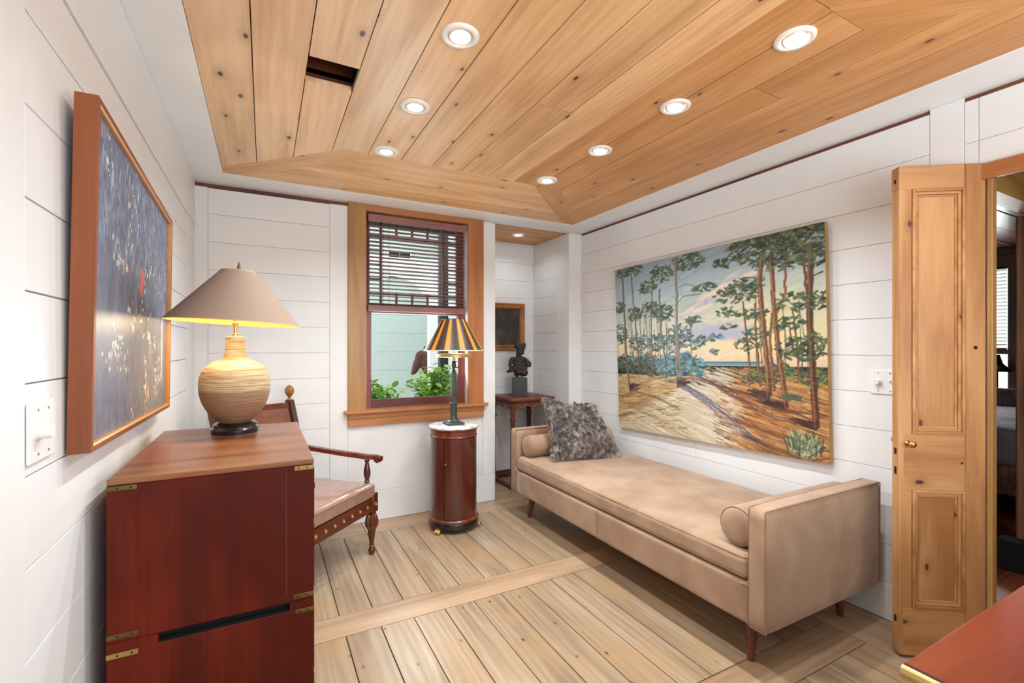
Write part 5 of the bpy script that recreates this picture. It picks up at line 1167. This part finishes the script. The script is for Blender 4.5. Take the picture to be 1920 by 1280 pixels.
bm = BM(); lathe(bm, smooth_prof([(.0001, -.24), (.016, -.22), (.02, -.17), (.05, -.12), (.055, -.08), (.04, -.04), (.05, 0)], 3), 20); obj('turned_drop', bm, M['porch_white'], hp, True)
dp = board('dark_post', M['cube'], None, 1.74, 1.835, 4.98, 5.06, -.3, 3.2, 'Z', .004); tag(dp, 'dark grey square post standing outside just behind the striped lamp', 'post')
pt = root('planter', (.86, 5.4, -.3), label='dark grey planter at the bottom left of the window view', cat='planter')
bm = BM(); lathe(bm, [(.11, 0), (.15, .80), (.16, 1.16), (.15, 1.18), (.13, 1.12), (.0001, 1.1)], 28); obj('pot', bm, M['cube'], pt, True)
hs = root('horse_statue', (2.16, 6.55, -.42), label='brown carved horse statue partly hidden behind the white porch post', cat='statue')
M['horse'] = plain('weathered_brown_carving', srgb(84, 44, 32), .6, bump=.6, bscale=18, var=.25)
hpz = [((.42, 0, 1.12), (.48, .15, .19), 0), ((.82, 0, 1.14), (.17, .15, .19), 0), ((.05, 0, 1.20), (.15, .14, .22), -25), ((-.06, 0, 1.42), (.10, .08, .20), -25), ((-.15, 0, 1.56), (.10, .06, .09), 0), ((-.22, 0, 1.46), (.06, .05, .16), 20), ((-.27, 0, 1.34), (.04, .04, .06), 20), ((-.10, .03, 1.68), (.02, .015, .04), 0), ((-.10, -.03, 1.68), (.02, .015, .04), 0)]
for (x, y, b_) in ((-.02, -.09, -.03), (.06, .09, 0), (.82, -.09, .05), (.86, .09, 0)):
    hpz += [((x, y, .88), (.07, .06, .20), 0), ((x + b_, y, .62), (.04, .04, .18), 0), ((x + b_, y, .38), (.032, .032, .18), 0), ((x + b_ - .01, y, .18), (.03, .03, .14), 0), ((x + b_ - .03, y, .04), (.055, .045, .04), 0)]
hpz += [((1.02, 0, 1.05), (.04, .04, .2), 0), ((1.05, 0, .85), (.05, .05, .18), 0)]
o = obj('body', blobmesh(hpz, .02), M['horse'], hs); rm = o.modifiers.new('fuse', 'REMESH'); rm.mode = 'VOXEL'; rm.voxel_size = .016; rm.use_smooth_shade = True
# leafy shrubs below the window
M['leaf'] = plain('fresh_green_leaf', srgb(150, 190, 84), .5, var=.25, bscale=60); M['leaf_dark'] = plain('deep_green_leaf', srgb(84, 130, 58), .5, var=.2, bscale=60); M['twig'] = plain('green_brown_twig', srgb(110, 96, 60), .7)
def shrub(x, y, w_, h_, n, mat, label):
    t = root('leafy_shrub', (x, y, -.3), label=label, cat='shrub'); bm = BM(); lv = BM()
    stems = []
    for k in range(9):
        a = U(0, 2 * PI); r_ = U(.1, w_); top = Vector((r_ * math.cos(a), r_ * math.sin(a) * .6, h_ * U(.78, 1)))
        pts = [Vector((0, 0, 0)), top * .5 + Vector((U(-.05, .05), 0, .05)), top]; tube(bm, pts, [.012, .008, .004], 5); stems.append(pts)
    for k in range(n):
        p = stems[rng.integers(9)]; f = U(.25, 1); c = p[1].lerp(p[2], f) if f > .5 else p[0].lerp(p[1], .5 + f); c = c + Vector((NM(0, .06), NM(0, .06), NM(0, .05)))
        d = Vector((NM(), NM(), NM(0, .5) + .1)).normalized(); s_ = d.cross(Vector((0, 0, 1))).normalized(); L_ = U(.07, .125); up_ = s_.cross(d)
        q = [c, c + d * L_ * .35 + s_ * L_ * .38, c + d * L_ * .75 + s_ * L_ * .26, c + d * L_ - up_ * .01, c + d * L_ * .75 - s_ * L_ * .26, c + d * L_ * .35 - s_ * L_ * .38]
        mid = lv.verts.new(c + d * L_ * .5 - up_ * .008); vs_ = [lv.verts.new(z) for z in q]
        for i in range(6): lv.faces.new((mid, vs_[i], vs_[(i + 1) % 6]))
    obj('stems', bm, M['twig'], t); l_ = obj('leaves', lv, mat, t, 'full'); l_['kind'] = 'stuff'
shrub(1.04, 4.95, .26, 1.28, 480, M['leaf'], 'leafy green shrub at the centre of the window view')
shrub(1.53, 4.64, .22, 1.38, 460, M['leaf'], 'taller leafy green shrub against the dark post')
shrub(.76, 4.45, .10, 1.12, 90, M['leaf_dark'], 'sparse low shrub at the left of the window view')
